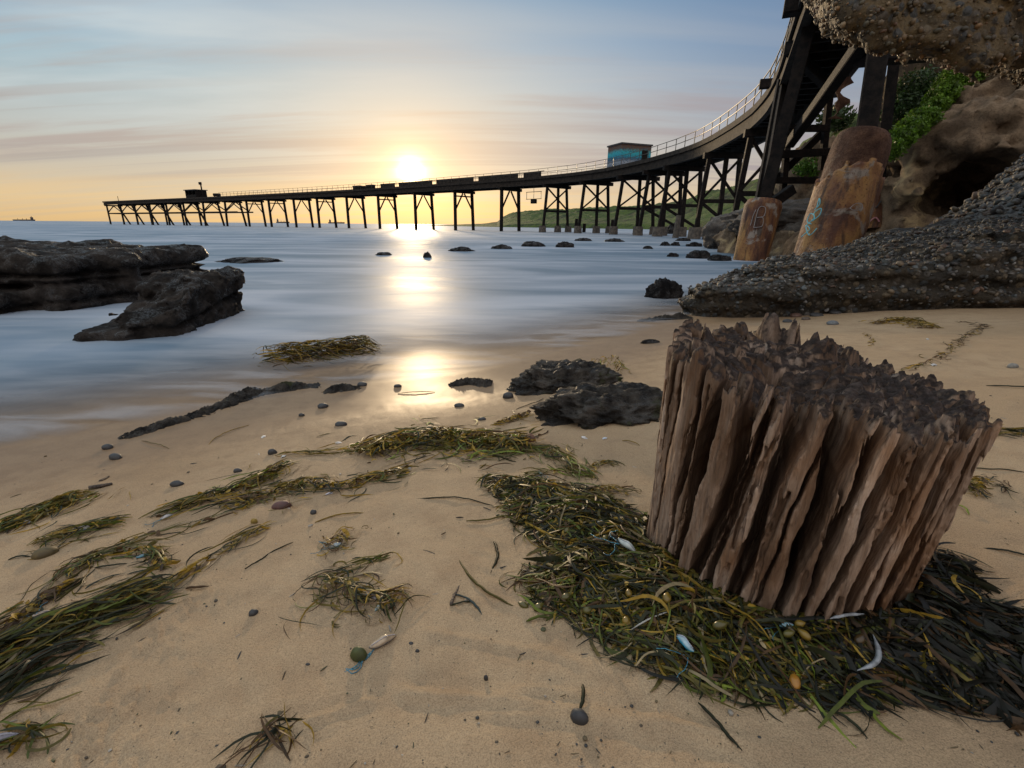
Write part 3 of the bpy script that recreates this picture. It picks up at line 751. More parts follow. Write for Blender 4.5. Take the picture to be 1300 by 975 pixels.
# weedy rocks in the sand
def flat_rock(name, label, px, py, w, d_, hgt, rz, seed, mat, amp=.35, sub=6, fr=2.6):
    p = ground(px, py); o = rock(name, label, (p[0], p[1], p[2] - hgt * .15), (w, d_, hgt), seed, mat, rz, amp, 0, sub, fr); return o
flat_rock("weedy_rock", "weed covered dark rock at the water's edge, farther of two left of the stump", 722, 486, .31, .24, .14, .3, 240, M['weedrock'], .55)
flat_rock("weedy_rock", "weed covered dark rock touching the stump's left side, nearer of two", 775, 522, .33, .22, .12, .1, 241, M['weedrock'], .55)
def skin(label, spine, width, hgt, seed, name="rock_skin"):
    """broken low outcrop: a rough sheet of rock that only shows where it rises above the sand"""
    S = grounds(spine)[:, :2]; L = np.concatenate([[0], np.cumsum(np.linalg.norm(np.diff(S, axis=0), axis=1))])
    n = max(60, int(L[-1] / .008)); m_ = 46; u = np.linspace(-.06, 1.06, n) * L[-1]; v = np.linspace(-1, 1, m_)
    cx = np.interp(u, L, S[:, 0]); cy = np.interp(u, L, S[:, 1]); tx = np.gradient(cx); ty = np.gradient(cy); tl = np.hypot(tx, ty) + 1e-9
    ext = np.clip(u - L[-1], 0, None) + np.clip(u, None, 0); cx = cx + ext * (S[-1] - S[0])[0] / L[-1]; cy = cy + ext * (S[-1] - S[0])[1] / L[-1]
    e = S[-1] - S[0]; nx, ny = -e[1] / np.hypot(*e), e[0] / np.hypot(*e)
    X = cx[:, None] + nx * v * width; Y = cy[:, None] + ny * v * width
    env = (1 - np.abs(v) ** 2)[None] * np.sin(np.clip((u / L[-1] + .06) / 1.12, 0, 1) * math.pi)[:, None] ** .5
    q = fbm(X * 9, Y * 9, 0 * X, 4, seed) + .6 * fbm(X * 30, Y * 30, 0 * X, 3, seed + 5, .6, True)
    Z = sand_h(X, Y) + hgt * (env * 1.3 - .85 + .95 * q + .8 * noise3(X * 5, Y * 5, 0 * X, seed + 9))
    Z = np.where(env <= .02, sand_h(X, Y) - hgt, Z)
    V = np.concatenate([np.stack([X, Y, Z], -1).reshape(-1, 3), np.stack([X, Y, Z * 0 + Z.min() - .06], -1).reshape(-1, 3)])
    i = np.arange(n * m_).reshape(n, m_); T = np.stack([i[:-1, :-1], i[1:, :-1], i[1:, 1:], i[:-1, 1:]], -1).reshape(-1, 4)
    o = mesh_np(name, V, np.concatenate([T, T[:, ::-1] + n * m_]), M['weedrock']); c = V.mean(0); origin_to(o, tuple(c)); tag(o, label, "rock", "rock skins showing through the sand")
skin("long thin dark rock outcrop edging the wet sand at left centre", [(240, 530), (290, 512), (330, 498), (372, 492), (400, 490)], .12, .045, 242)
skin("pointed tail of dark rock, nearest end of the outcrop in the wet sand", [(138, 560), (180, 548), (230, 532)], .07, .032, 243)
skin("small flat dark rock at the wet edge below the sun's reflection", [(565, 489), (598, 486), (622, 488)], .09, .04, 244)
skin("little broken dark rock between the thin outcrop and the sun's reflection", [(408, 497), (435, 494), (462, 491)], .07, .03, 245)
skin("low line of dark wet stones in the water at the ledge's left tip", [(812, 408), (850, 405), (886, 404)], .10, .06, 247)
flat_rock("stone_block", "small dark squared stone on the wet sand just left of the stump top", 826, 435, .085, .05, .035, .05, 246, M['searock'], .15, 4)
# ------------------------------------------------------------------ the jetty
_pp = np.array([(-147.4, 181), (-112, 158.8), (-79.6, 138.5), (-51.3, 119.5), (-33.3, 106.5), (-18.5, 94.8), (-8.5, 86.2), (2.2, 76.8), (8.4, 69.5), (11.7, 63.3), (14.1, 55.2), (15.2, 49.2), (15.6, 44.8), (15.45, 41), (14.9, 36.2), (14.2, 31.9), (13.1, 28), (11.75, 24.4), (10.35, 21.2), (8.95, 18), (7.6, 14.9), (6.5, 12.2), (5.4, 9.4)])
_al = np.concatenate([[0], np.cumsum(np.linalg.norm(np.diff(_pp, axis=0), axis=1))])
_a = np.arange(0, _al[-1], .25)
PX_ = np.stack([np.interp(_a, _al, _pp[:, 0]), np.interp(_a, _al, _pp[:, 1])], 1)
def _sm(a, n):
    k = np.hanning(n); k /= k.sum(); return np.stack([np.convolve(np.pad(a[:, i], n // 2, 'reflect', reflect_type='odd'), k, 'valid') for i in (0, 1)], 1)
_far = _sm(PX_, 61); _nr = _sm(PX_, 15)
_wt = sstep(_a[-1] - 70, _a[-1] - 45, _a)[:, None]
PATH = _far * (1 - _wt) + _nr * _wt
TAN = np.gradient(PATH, axis=0); TAN /= np.linalg.norm(TAN, axis=1)[:, None]      # towards the shore
INN = np.stack([-TAN[:, 1], TAN[:, 0]], 1)                                        # towards the inner side
if INN[-120][0] < 0: INN = -INN
DECK = 7.7; DW = 5.0
LA = _a[-1]
def pp(a, off, z):
    i = min(max(a / .25, 0), len(PATH) - 1.001); k = int(i); f = i - k
    p = PATH[k] * (1 - f) + PATH[k + 1] * f; n = INN[k] * (.52 + .48 * float(sstep(LA - 28, LA - 54, a)))
    return np.array([p[0] + n[0] * off, p[1] + n[1] * off, z])
def arc_at(px, z=5.0, off=.3):
    P3 = np.concatenate([PATH + INN * off, np.full((len(PATH), 1), z)], 1)
    q = proj(P3)[:, 0]; return float(np.argmin(np.abs(q - px)[: len(q) - 40]) * .25)
LA = _a[-1]
jt = thing("jetty", "long dark coal jetty on trestle legs curving from the headland out to sea", "jetty", tuple(pp(LA * .5, 2.5, 0)))
def place(o):
    o.matrix_parent_inverse = Matrix.Translation(-jt.location); return o
def jpart(mb, name, mat, parent=None, label=None, smooth=False):
    o = mb.build(name, mat, None, smooth); o.parent = jt if parent is None else parent
    if parent is None: o.matrix_parent_inverse = Matrix.Translation(-jt.location)
    if label: o["label"] = label
    return o
def sweep(sections, closed=True):
    """loft rectangles along the path: list of 4-point rings"""
    V = np.concatenate(sections); F = []
    for k in range(len(sections) - 1):
        a = k * 4; b = a + 4
        for j in range(4): F.append((a + j, a + (j + 1) % 4, b + (j + 1) % 4, b + j))
    F += [(3, 2, 1, 0), tuple(len(V) - 4 + j for j in range(4))]
    return V, F
def along(mb, a0, a1, o0, o1, z0, z1, step=1.5):
    n = max(2, int((a1 - a0) / step)); S = []
    for a in np.linspace(a0, a1, n): S.append(np.array([pp(a, o0, z0), pp(a, o1, z0), pp(a, o1, z1), pp(a, o0, z1)]))
    mb.add(*sweep(S))
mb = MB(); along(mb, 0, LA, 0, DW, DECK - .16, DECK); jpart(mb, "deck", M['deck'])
mb = MB()
along(mb, 0, LA, -.06, .10, DECK - .30, DECK + .08); along(mb, 0, LA, DW - .10, DW + .06, DECK - .30, DECK + .08)
jpart(mb, "kerb_beam", M['deck'])
for off in (.35, DW - .35):
    mb = MB(); along(mb, 0, LA, off - .16, off + .16, DECK - .95, DECK - .304); along(mb, 0, LA, off - .26, off + .26, DECK - 1.05, DECK - .953); jpart(mb, "girder", M['deck'])
mb = MB(); a = .6
while a < LA: mb.bar(pp(a, .52, DECK - .33), pp(a, DW - .52, DECK - .33), .2, .3); a += 1.1
jpart(mb, "floor_joists", M['deck'])
# railings
def railing(off, a0, a1, hgt=1.05):
    mb = MB(); n = int((a1 - a0) / 1.9)
    ps = np.linspace(a0, a1, n)
    for a in ps: mb.bar(pp(a, off, DECK + .08), pp(a, off, DECK + hgt), .055, .055)
    for hz in (hgt, hgt * .55):
        fine = np.linspace(a0, a1, int((a1 - a0) / 1.2))
        for u, v in zip(fine[:-1], fine[1:]): mb.bar(pp(u, off, DECK + hz), pp(v, off, DECK + hz), .05, .05)
    jpart(mb, "railing", M['rail'])
railing(.05, arc_at(282), LA - 1, 1.05); railing(DW - .05, arc_at(282), LA - 1, 1.05)
# raised conveyor side in the middle of the run, with gaps
mb = MB(); a0, a1 = arc_at(486), arc_at(690)
gaps = [arc_at(g) for g in (506, 553, 606, 662)] + [a1]
s = a0
for g in gaps:
    along(mb, s, g - .6, .12, .24, DECK + .085, DECK + .68); s = g + .6
along(mb, a0, a1, .10, .26, DECK + .683, DECK + .78)
jpart(mb, "side_board", M['deck'])

def bent(a, kind):
    top = DECK - 1.06; m_ = M['steel']; cap = MB()
    ext = .35 if kind in 'HN' else .2
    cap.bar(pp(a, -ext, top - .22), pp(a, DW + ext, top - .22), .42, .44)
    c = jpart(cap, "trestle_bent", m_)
    def sub(mb, n, mat=m_): return jpart(mb, n, mat, c)
    lw = .44 if kind != 'H' else .32
    b0, b1 = {'T': (.1, 1.3), 'R': (.4, .9), 'V': (.10, .25), 'H': (.75, .75)}[kind]
    zt = top - .44
    outer = [(.45, .45 - b0)]; inner = [(DW - .45, DW - .45 + b1)]
    legs = outer + inner
    if kind == 'T': legs = [(.45, .35), (DW - .45, DW - .5), (DW - 1.1, DW + 1.6)]
    if kind == 'H': legs = legs + [(DW * .55, DW * .55 + .2)]
    for t, b in legs:
        sub(MB().bar(pp(a, t, zt), pp(a, b, -.6), lw, lw, (TAN[int(a / .25)][0], TAN[int(a / .25)][1], 0)), "leg")
        if kind == 'H':
            p = pp(a, b - (t - b) * 0, 0)
            sub(MB().tube((p[0], p[1], -.6), (p[0], p[1], .95), .58, .5, 12), "concrete_foot", M['conc'])
    l0, l1 = legs[0], legs[1]
    lerp = lambda l, z: l[0] + (l[1] - l[0]) * (zt - z) / (zt + .6)
    if kind == 'V':
        for l in (l0, l1): sub(MB().bar(pp(a, DW / 2 + (.2 if l is l1 else -.2), zt - .05), pp(a, lerp(l, 3.3), 3.3), .2, .22), "brace")
        sub(MB().bar(pp(a, .7, zt - .5), pp(a, DW - .7, zt - .5), .18, .22), "tie_beam") if int(a) % 2 else None
    elif kind in 'TR':
        sub(MB().bar(pp(a, lerp(l0, 3.7), 3.7), pp(a, lerp(l1, 3.7), 3.7), .3, .36), "tie_beam")
        sub(MB().bar(pp(a, DW / 2, zt), pp(a, lerp(l0, 4.2), 4.2), .2, .22), "brace"); sub(MB().bar(pp(a, DW / 2, zt), pp(a, lerp(l1, 4.2), 4.2), .2, .22), "brace")
    else:
        sub(MB().bar(pp(a, lerp(l0, 3.0), 3.0), pp(a, lerp(l1, 3.0), 3.0), .26, .3), "tie_beam")
        sub(MB().bar(pp(a, lerp(l0, 6.2), 6.2), pp(a, lerp(l1, 3.2), 3.2), .16, .2), "brace"); sub(MB().bar(pp(a + .2, lerp(l1, 6.2), 6.2), pp(a + .2, lerp(l0, 3.2), 3.2), .14, .18), "brace")
        if a > arc_at(800): sub(MB().bar(pp(a, lerp(l0, 2.9), 2.9), pp(a, lerp(l1, .8), .8), .2, .24), "brace")
    return c
for px in (136, 153, 171, 190, 211, 233): bent(arc_at(px), 'T')
for px in (258, 286): bent(arc_at(px), 'R')
for px in (313, 341, 373, 402, 440, 480, 526, 577, 636): bent(arc_at(px), 'V')
for px in (694, 740, 788, 822, 848, 899, 950): bent(arc_at(px), 'H')
# lower walkway and knee braces near the sea end
mb = MB(); along(mb, arc_at(136), arc_at(300), .2, .5, 3.55, 3.9); jpart(mb, "lower_walkway", M['steel'])
mb = MB(); along(mb, arc_at(136), arc_at(300), DW - .5, DW - .2, 3.55, 3.9); jpart(mb, "lower_walkway", M['steel'])
ts = [arc_at(p) for p in (136, 153, 171, 190, 211, 233, 258, 286, 313)]
for u, v in zip(ts[:-1], ts[1:]):
    mid = (u + v) / 2
    jpart(MB().bar(pp(mid, .45, 6.2), pp(u, .45, 4.0), .22, .24), "knee_brace", M['steel']); jpart(MB().bar(pp(mid, .45, 6.2), pp(v, .45, 4.0), .22, .24), "knee_brace", M['steel'])
# crossheads near the shore that stick out past the deck
for px, z in ():
    a = arc_at(px, 7, 0); jpart(MB().bar(pp(a, -1.0, z), pp(a, DW + .9, z), .5, .6), "crosshead", M['steel'])
a = arc_at(975, 7.7, 0) ; jpart(MB().bar(pp(a + .6, -.95, 7.85), pp(a + .6, .5, 7.85), .34, .42), "crosshead", M['steel'])
a = LA - 9.0; jpart(MB().bar(pp(a, -.8, DECK - .1), pp(a, .4, DECK - .1), .5, .5), "crosshead", M['steel'])

def caisson(p, q, r, label, broken=None, seed=0):
    """rusty steel cylinder, dented, with a broken upper rim"""
    p = np.asarray(p, float); q = np.asarray(q, float); d = q - p; L = np.linalg.norm(d); d /= L
    a_ = np.cross(d, (0, 1.0, 0)); a_ /= np.linalg.norm(a_); b_ = np.cross(d, a_)
    nt, nz = 72, 60; V = []
    th = np.linspace(0, 2 * math.pi, nt, endpoint=False)
    for k in range(nz + 4):
        f = min(k / nz, 1.0)
        for t_ in th:
            n = float(noise3(math.cos(t_) * 1.3 + seed, math.sin(t_) * 1.3, f * L * 1.2, 300 + seed)); n2 = float(noise3(math.cos(t_) * 5 + seed, math.sin(t_) * 5, f * L * 5, 301))
            rr = r * (1 + .03 * n + .012 * n2) * (.90 + .10 * f)
            if broken:
                edge = broken + .07 * math.sin(t_ * 2 + seed) + .05 * n2
                if f > edge: rr *= .55
            if k > nz: rr *= (1, .75, .4, .02)[k - nz] if k - nz < 4 else 0
            if f > .93: rr *= 1 - .12 * (f - .93) / .07
            V.append(p + d * L * f + (a_ * math.cos(t_) + b_ * math.sin(t_)) * rr)
    i = np.arange((nz + 4) * nt).reshape(-1, nt)
    Q = np.stack([i[:-1], np.roll(i, -1, 1)[:-1], np.roll(i, -1, 1)[1:], i[1:]], -1).reshape(-1, 4)
    o = mesh_np("caisson", V, Q, M['rust']); o.parent = jt; o.matrix_parent_inverse = Matrix.Translation(-jt.location); o["label"] = label
    return o, (p, d, L, a_, b_, r)
def core_(parent, fr):
    p, d, L, a_, b_, r = fr; V = []; nt, nz = 60, 40
    for k in range(nz):
        f = .5 + .52 * k / (nz - 1)
        for t_ in np.linspace(0, 2 * math.pi, nt, endpoint=False):
            n = float(fbm(np.array(math.cos(t_) * 1.1 + 9), np.array(math.sin(t_) * 1.1), np.array(f * L * 1.3), 4, 340)); rr = r * (.84 + .08 * n - .10 * sstep(.93, 1.02, f)) * (1 if k < nz - 3 else (.85, .5, .01)[k - nz + 3])
            q = a_ * math.cos(t_) + b_ * math.sin(t_); V.append(p + d * L * min(f, 1.0) + q * rr + a_ * .04 * (f - .5))
    i = np.arange(nz * nt).reshape(nz, nt); Q = np.stack([i[:-1], np.roll(i, -1, 1)[:-1], np.roll(i, -1, 1)[1:], i[1:]], -1).reshape(-1, 4)
    o = mesh_np("concrete_core", V, Q, M['core'], parent)
def graffiti(parent, fr, strokes, t0, z0, w, hgt, mat, thick=.02):
    p, d, L, a_, b_, r = fr; mb = MB()
    for st in strokes:
        P = []
        for x, y in st:
            t_ = t0 + x * w / r; P.append(p + d * (z0 + y * hgt) + (a_ * math.cos(t_) + b_ * math.sin(t_)) * (r * 1.035 + .004))
        for u, v in zip(P[:-1], P[1:]): mb.tube(u, v, thick, thick, 6)
    return jpart(mb, "graffiti", mat, parent)
def curve(pts, n=8):
    pts = np.array(pts, float); out = []
    for k in range(len(pts) - 1):
        p0, p1, p2, p3 = pts[max(k - 1, 0)], pts[k], pts[k + 1], pts[min(k + 2, len(pts) - 1)]
        for t_ in np.linspace(0, 1, n, endpoint=False):
            out.append(.5 * ((2 * p1) + (-p0 + p2) * t_ + (2 * p0 - 5 * p1 + 4 * p2 - p3) * t_ ** 2 + (-p0 + 3 * p1 - 3 * p2 + p3) * t_ ** 3))
    out.append(pts[-1]); return out
# first rusty foot, standing in the water
b0 = at_y(952, 332, 15.6); t0 = at_y(970, 256, 15.9)
c1, f1 = caisson(b0 + (b0 - t0) * .12, t0, .55, "smaller rusty caisson standing in the water", None, 1)
front_t = math.atan2(np.dot((EYE - b0), f1[4]), np.dot((EYE - b0), f1[3]))
S8 = [curve([(.1, 0), (.9, .1), (.8, .5), (.2, .5), (.85, .6), (.8, 1), (.15, .95), (.1, 0)])]
graffiti(c1, f1, S8 + [curve([(-.3, .1), (-.25, .6), (-.1, .9)])], front_t - .25, 1.15, .26, .6, M['paintgrey'], .010)
# second, larger, nearer
b1 = at_y(1047, 322, 10.0); t1 = at_y(1098, 172, 10.5)
c2_, f2 = caisson(b1 + (b1 - t1) * .2, t1, .60, "large rusty caisson with a broken rim rising behind the rock ledge", .70, 5)
core_(c2_, f2)
ft2 = math.atan2(np.dot((EYE - b1), f2[4]), np.dot((EYE - b1), f2[3]))
sgn = -1 if proj(b1 + (f2[3] * math.cos(ft2 + .5) + f2[4] * math.sin(ft2 + .5)) * .6)[0] < proj(b1)[0] else 1
squig = [curve([(.1, .0), (.5, .18), (.15, .3), (.6, .02), (.9, .2)]), curve([(.2, .3), (.55, .5), (.2, .62), (.15, .42), (.5, .32)]), curve([(.5, .4), (.8, .55), (.75, .72), (.45, .62), (.6, .45)]), curve([(.4, .7), (.6, .85), (.45, 1.0), (.5, .75)])]
graffiti(c2_, f2, squig, ft2 - sgn * .95, f2[2] * .22, sgn * .34, .75, M['paintblue'], .009)
graffiti(c2_, f2, [curve([(0, 0), (.3, .5), (.8, .6), (.9, .1), (.3, -.1), (0, 0)])], ft2 + sgn * .25, f2[2] * .42, sgn * .22, .2, M['paintgrey'], .006)
# inner partner further back
b3 = at_y(1108, 292, 14.6); t3 = at_y(1113, 244, 14.8)
c3_, f3 = caisson(b3, t3, .47, "small graffitied caisson behind the large rusty one", None, 9)
ft3 = math.atan2(np.dot((EYE - b3), f3[4]), np.dot((EYE - b3), f3[3]))
s3 = 1 if proj(b3 + (f3[3] * math.cos(ft3 + .5) + f3[4] * math.sin(ft3 + .5)) * .5)[0] > proj(b3)[0] else -1
zig = [curve([(k * .16, (k % 2) * 1.0), (k * .16 + .08, .5), (k * .16 + .16, ((k + 1) % 2) * 1.0)], 4) for k in range(5)]
graffiti(c3_, f3, zig, ft3 - s3 * .7, f3[2] * .5, s3 * .55, .17, M['paintblack'], .018)
graffiti(c3_, f3, [curve([(0, 0), (.3, .6), (.5, .1), (.8, .7), (1, .1)])], ft3 - s3 * .8, f3[2] * .12, s3 * .5, .2, M['paintpink'], .02)

def ibm(p, q, w, h, name="column", t=.09, up=(0, 1, 0), label=None):
    return jpart(MB().ibeam(p, q, w, h, t, up), name, M['steel'], None, label)
def brm(p, q, w, h, name="strut", up=(0, 0, 1)): return jpart(MB().bar(p, q, w, h, up), name, M['steel'])
# legs above the first caisson
ibm(at_y(969, 262, 15.9), at_y(1038, -6, 17.0), .34, .36, up=(.5, .85, 0))
ibm(at_y(966, 262, 16.2), at_y(994, 100, 23.6), .30, .34)
# big column above the second caisson and its thin partner
brm(at_y(1097, 185, 10.5), at_y(1121, 20, 11.2), .36, .36, "column", (.55, .83, 0))
brm(at_y(1121, 20, 11.2), at_y(1138, -110, 12.0), .36, .36, "column", (.55, .83, 0))
ibm(at_y(1114, 250, 14.8), at_y(1136, 70, 15.6), .26, .28, up=(.55, .83, 0))
brm(at_y(1100, 62, 11.9), at_y(1245, 52, 12.9), .55, .6, "crosshead")
brm(at_y(1003, 182, 17.0), at_y(1098, 50, 11.6), .26, .28)
brm(at_y(1054, 112, 22.5), at_y(1043, 216, 22.5), .24, .24, up=(0, 1, 0)); brm(at_y(998, 196, 22.5), at_y(990, 288, 22.5), .24, .24, up=(0, 1, 0))
brm(at_y(982, 229, 22.3), at_y(1040, 229, 22.3), .2, .26); brm(at_y(992, 196, 22.2), at_y(1052, 193, 22.2), .2, .30); brm(at_y(1000, 163, 22.1), at_y(1050, 163, 22.1), .2, .26)
brm(at_y(1046, 166, 22.8), at_y(986, 226, 22.8), .25, .3); brm(at_y(1002, 60, 19.5), at_y(1060, 118, 24), .3, .4)
brm(at_y(1006, 240, 16.1), at_y(975, 262, 16.0), .25, .3)
# torn plate hanging below the deck
rg = np.random.default_rng(5); base = at_y(1076, 96, 16.5); P = []
n = 14
for k in range(n):
    f = k / (n - 1); wv = .20 + .12 * math.sin(f * 5) + .05 * rg.normal(); z = -1.15 * f
    P.append((base[0] - wv + .2 * f * math.sin(f * 4), z)); 
R_ = [(base[0] + .10 + .05 * rg.normal() + .18 * math.sin(k), z) for k, (x, z) in enumerate(P)]
V = [(x, base[1], base[2] + z) for x, z in P] + [(x, base[1] + .03, base[2] + z) for x, z in R_] + [(x, base[1] + .05, base[2] + z) for x, z in P] + [(x, base[1] + .08, base[2] + z) for x, z in R_]
F = [(k, k + 1, n + k + 1, n + k) for k in range(n - 1)] + [(2 * n + k, 3 * n + k, 3 * n + k + 1, 2 * n + k + 1) for k in range(n - 1)] + [(k, 2 * n + k, 2 * n + k + 1, k + 1) for k in range(n - 1)] + [(n + k, n + k + 1, 3 * n + k + 1, 3 * n + k) for k in range(n - 1)]
mb = MB(); mb.add(V, F); jpart(mb, "torn_plate", M['core'])
brm(at_y(1076, 98, 16.54), at_y(1078, 60, 16.54), .05, .05, "hanger")

# ------------------------------------------------------------------ things on and under the deck
def frame_at(a):
    k = int(a / .25); return np.array([*TAN[k], 0]), np.array([*INN[k], 0])
def hut(name, label, cat, a, off, la, lb, hgt, wall_a, wall_b, z=DECK):
    """box with its long side across the deck"""
    t_, n_ = frame_at(a); o = pp(a, off, z); r = thing(name, label, cat, tuple(o))
    def bx(c, sa, sb, h0, h1, mat, nm):
        mb = MB(); c = np.asarray(c, float)
        V = [c + t_ * x + n_ * y + np.array([0, 0, zz]) for zz in (h0, h1) for x, y in ((-sa, -sb), (sa, -sb), (sa, sb), (-sa, sb))]
        V = [v - o for v in V]; mb.add(V, [(3, 2, 1, 0), (4, 5, 6, 7), (0, 1, 5, 4), (1, 2, 6, 5), (2, 3, 7, 6), (3, 0, 4, 7)])
        return mb.build(nm, mat, r)
    return r, bx, o, t_, n_
a = arc_at(779, 8.5, .4); r, bx, o, t_, n_ = hut("painted_hut", "blue graffiti painted hut with a flat dark roof standing on the jetty deck", "hut", a, 2.6, 3, 4, 2.5, None, None)
wl = bx(o, 1.5, 2.1, .01, 2.45, M['hutA'], "wall"); wl.data.materials.append(M['hutB'])
for p in wl.data.polygons:
    if abs(p.normal.dot(Vector(t_))) > .7: p.material_index = 1
bx(o, 1.62, 2.22, 2.453, 2.62, M['roof'], "roof")
bx(o + t_ * 1.52 + n_ * 1.2, .015, .42, .02, 1.95, M['steel'], "door")
a = arc_at(242, 8.5, .4); r, bx, o, t_, n_ = hut("lookout_cabin", "small dark cabin with an open window and a pole near the jetty's sea end", "cabin", a, 2.0, 4, 2, 2, None, None)
for s_ in (-1, 1): bx(o + n_ * s_ * 1.5, 3.0, .05, .01, .9, M['steel'], "wall"); 
bx(o + t_ * 2.95, .05, 1.44, .01, 2.1, M['steel'], "wall"); bx(o - t_ * 2.95, .05, 1.44, .01, 2.1, M['steel'], "wall")
for x in (-2.95, -1.0, 1.0, 2.95):
    for s_ in (-1, 1): bx(o + t_ * x * .98 + n_ * s_ * 1.5, .08, .045, .903, 2.1, M['steel'], "post")
bx(o, 3.3, 1.8, 2.103, 2.3, M['roof'], "roof")
bx(o + t_ * 3.6, .14, .14, .01, 3.9, M['steel'], "pole"); bx(o + t_ * 3.35, .5, .2, 3.6, 4.3, M['steel'], "pole_head")
for px, wd, hg, lab in ((453.5, 1.1, .75, "dark equipment box on the jetty deck, leftmost and widest of three"), (463, .7, .6, "dark equipment box on the jetty deck, smallest, middle of three"), (470, 1.0, .75, "dark equipment box on the jetty deck, right of three beside the side boards")):
    a = arc_at(px, 8, .8); r, bx, o, t_, n_ = hut("equipment_box", lab, "box", a, .9, 1, 1, 1, None, None); r["group"] = "dark boxes on the jetty deck"
    bx(o, wd, .4, .01, hg, M['steel'], "body"); bx(o, wd + .06, .46, hg + .003, hg + .09, M['roof'], "lid")
for px, lab, hg in ((150, "thin post standing on the deck at the jetty's sea end", 1.6), (275, "stubby dark winch on the deck right of the lookout cabin", .9)):
    a = arc_at(px, 8, .5); o = pp(a, .6, DECK); mb = MB()
    if hg > 1: mb.bar((0, 0, .01), (0, 0, hg), .12, .12); mb.bar((-.15, 0, .005), (.15, 0, .005), .3, .02); nm = "deck_post"; cat = "post"
    else: mb.tube((-.9, 0, .55), (.9, 0, .55), .4, .4, 12); mb.bar((-.7, 0, .01), (-.7, 0, hg), .2, .2); mb.bar((.7, 0, .01), (.7, 0, hg), .2, .2); nm = "winch"; cat = "winch"
    ob = mb.build(nm, M['steel']); ob.location = o; tag(ob, lab, cat)
# work cradle slung under the deck
a = arc_at(678, 6.5, .6); t_, n_ = frame_at(a); o = pp(a, .7, 4.75)
r = thing("hanging_cradle", "small railed work cradle slung beneath the jetty deck above the headland's point", "cradle", tuple(o))
mb = MB()
for x in (-1.5, 0, 1.5): mb.bar(t_ * x + (0, 0, .0), t_ * x + (0, 0, 1.0), .07, .07)
mb.bar(t_ * -1.6, t_ * 1.6, .08, .08); mb.bar(t_ * -1.6 + (0, 0, 1.0), t_ * 1.6 + (0, 0, 1.0), .08, .08); mb.build("frame", M['rail'], r)
mb = MB(); mb.bar((0, 0, 1.04), (0, 0, 1.9), .07, .07); mb.build("hanger", M['rail'], r)
mb = MB(); mb.bar(t_ * -.4 + (0, 0, -.35), t_ * .45 + (0, 0, -.35), .5, .6); mb.tube((0, 0, -.05), (0, 0, -.02), .1); mb.build("motor", M['steel'], r)
# stubs of an older jetty
for px, pyb, hpx, lab in ((719.5, 294.5, 10, "broken old pile in the water, left of a pair between the jetty legs"), (730.5, 294.5, 15, "taller broken old pile between the jetty legs, by the three legged trestle"), (741, 295, 10, "broken old pile beside the raking leg of the jetty"), (776, 295, 14, "lone broken old pile standing beneath the painted hut")):
    p = at_z(px, pyb, 0); sc = np.linalg.norm(p - EYE) / FPX; mb = MB()
    mb.tube((0, 0, -.8), (.05 * hpx * sc, 0, hpx * sc), .30, .24, 9); ob = mb.build("old_pile", M['steel']); ob.location = p; tag(ob, lab, "pile", "old pile stubs by the jetty")
for px, pyb, hpx, lab in ((858.5, 290, 15, "short broken stub post beyond the concrete feet at the shore"), (902, 291, 14, "tilted stub post right of the leaning concrete foot")):
    p = at_y(px, pyb, 45); sc = 45 / FPX; mb = MB(); mb.tube((0, 0, -1.2), (.1, 0, hpx * sc), .32, .22, 9); ob = mb.build("old_pile", M['conc']); ob.location = p; tag(ob, lab, "pile", "old pile stubs by the jetty")

# ------------------------------------------------------------------ ships on the horizon
def ship(px, y, wpx, lab, bridge):
    D = 5200; p = at_y(px, 281, D); p[2] = 0; sc = D / FPX; L = wpx * sc
    r = thing("cargo_ship", lab, "ship", tuple(p), "cargo ships on the horizon")
    mb = MB(); hh = 12
    mb.prof((0, -8, 0), (0, 8, 0), [(-L / 2 + 6, -1), (L / 2 - 8, -1), (L / 2, hh), (L / 2 - 10, hh + 2), (-L / 2, hh)], (0, 0, 1)); mb.build("hull", M['ship'], r)
    x = L * .38 * bridge; mb = MB(); mb.bar((x, 0, hh), (x, 0, hh + 24), L * .09, 14, (0, 1, 0)); mb.bar((x, 0, hh + 24), (x, 0, hh + 34), 4, 4, (0, 1, 0)); mb.build("bridge_house", M['ship'], r)
    for k in (-.2, .02, .2): mb = MB(); mb.bar((L * k - x * .2, 0, hh), (L * k - x * .2, 0, hh + 12), 3, 3, (0, 1, 0)); mb.build("mast", M['ship'], r)
ship(31, 281, 26, "faint cargo ship on the horizon at the far left", 1)
ship(359, 283, 16, "distant ship seen between the jetty legs left of the sun, farther from the sun", -1)
ship(427, 283, 20, "distant ship seen between the jetty legs left of the sun, nearer the sun", -1)
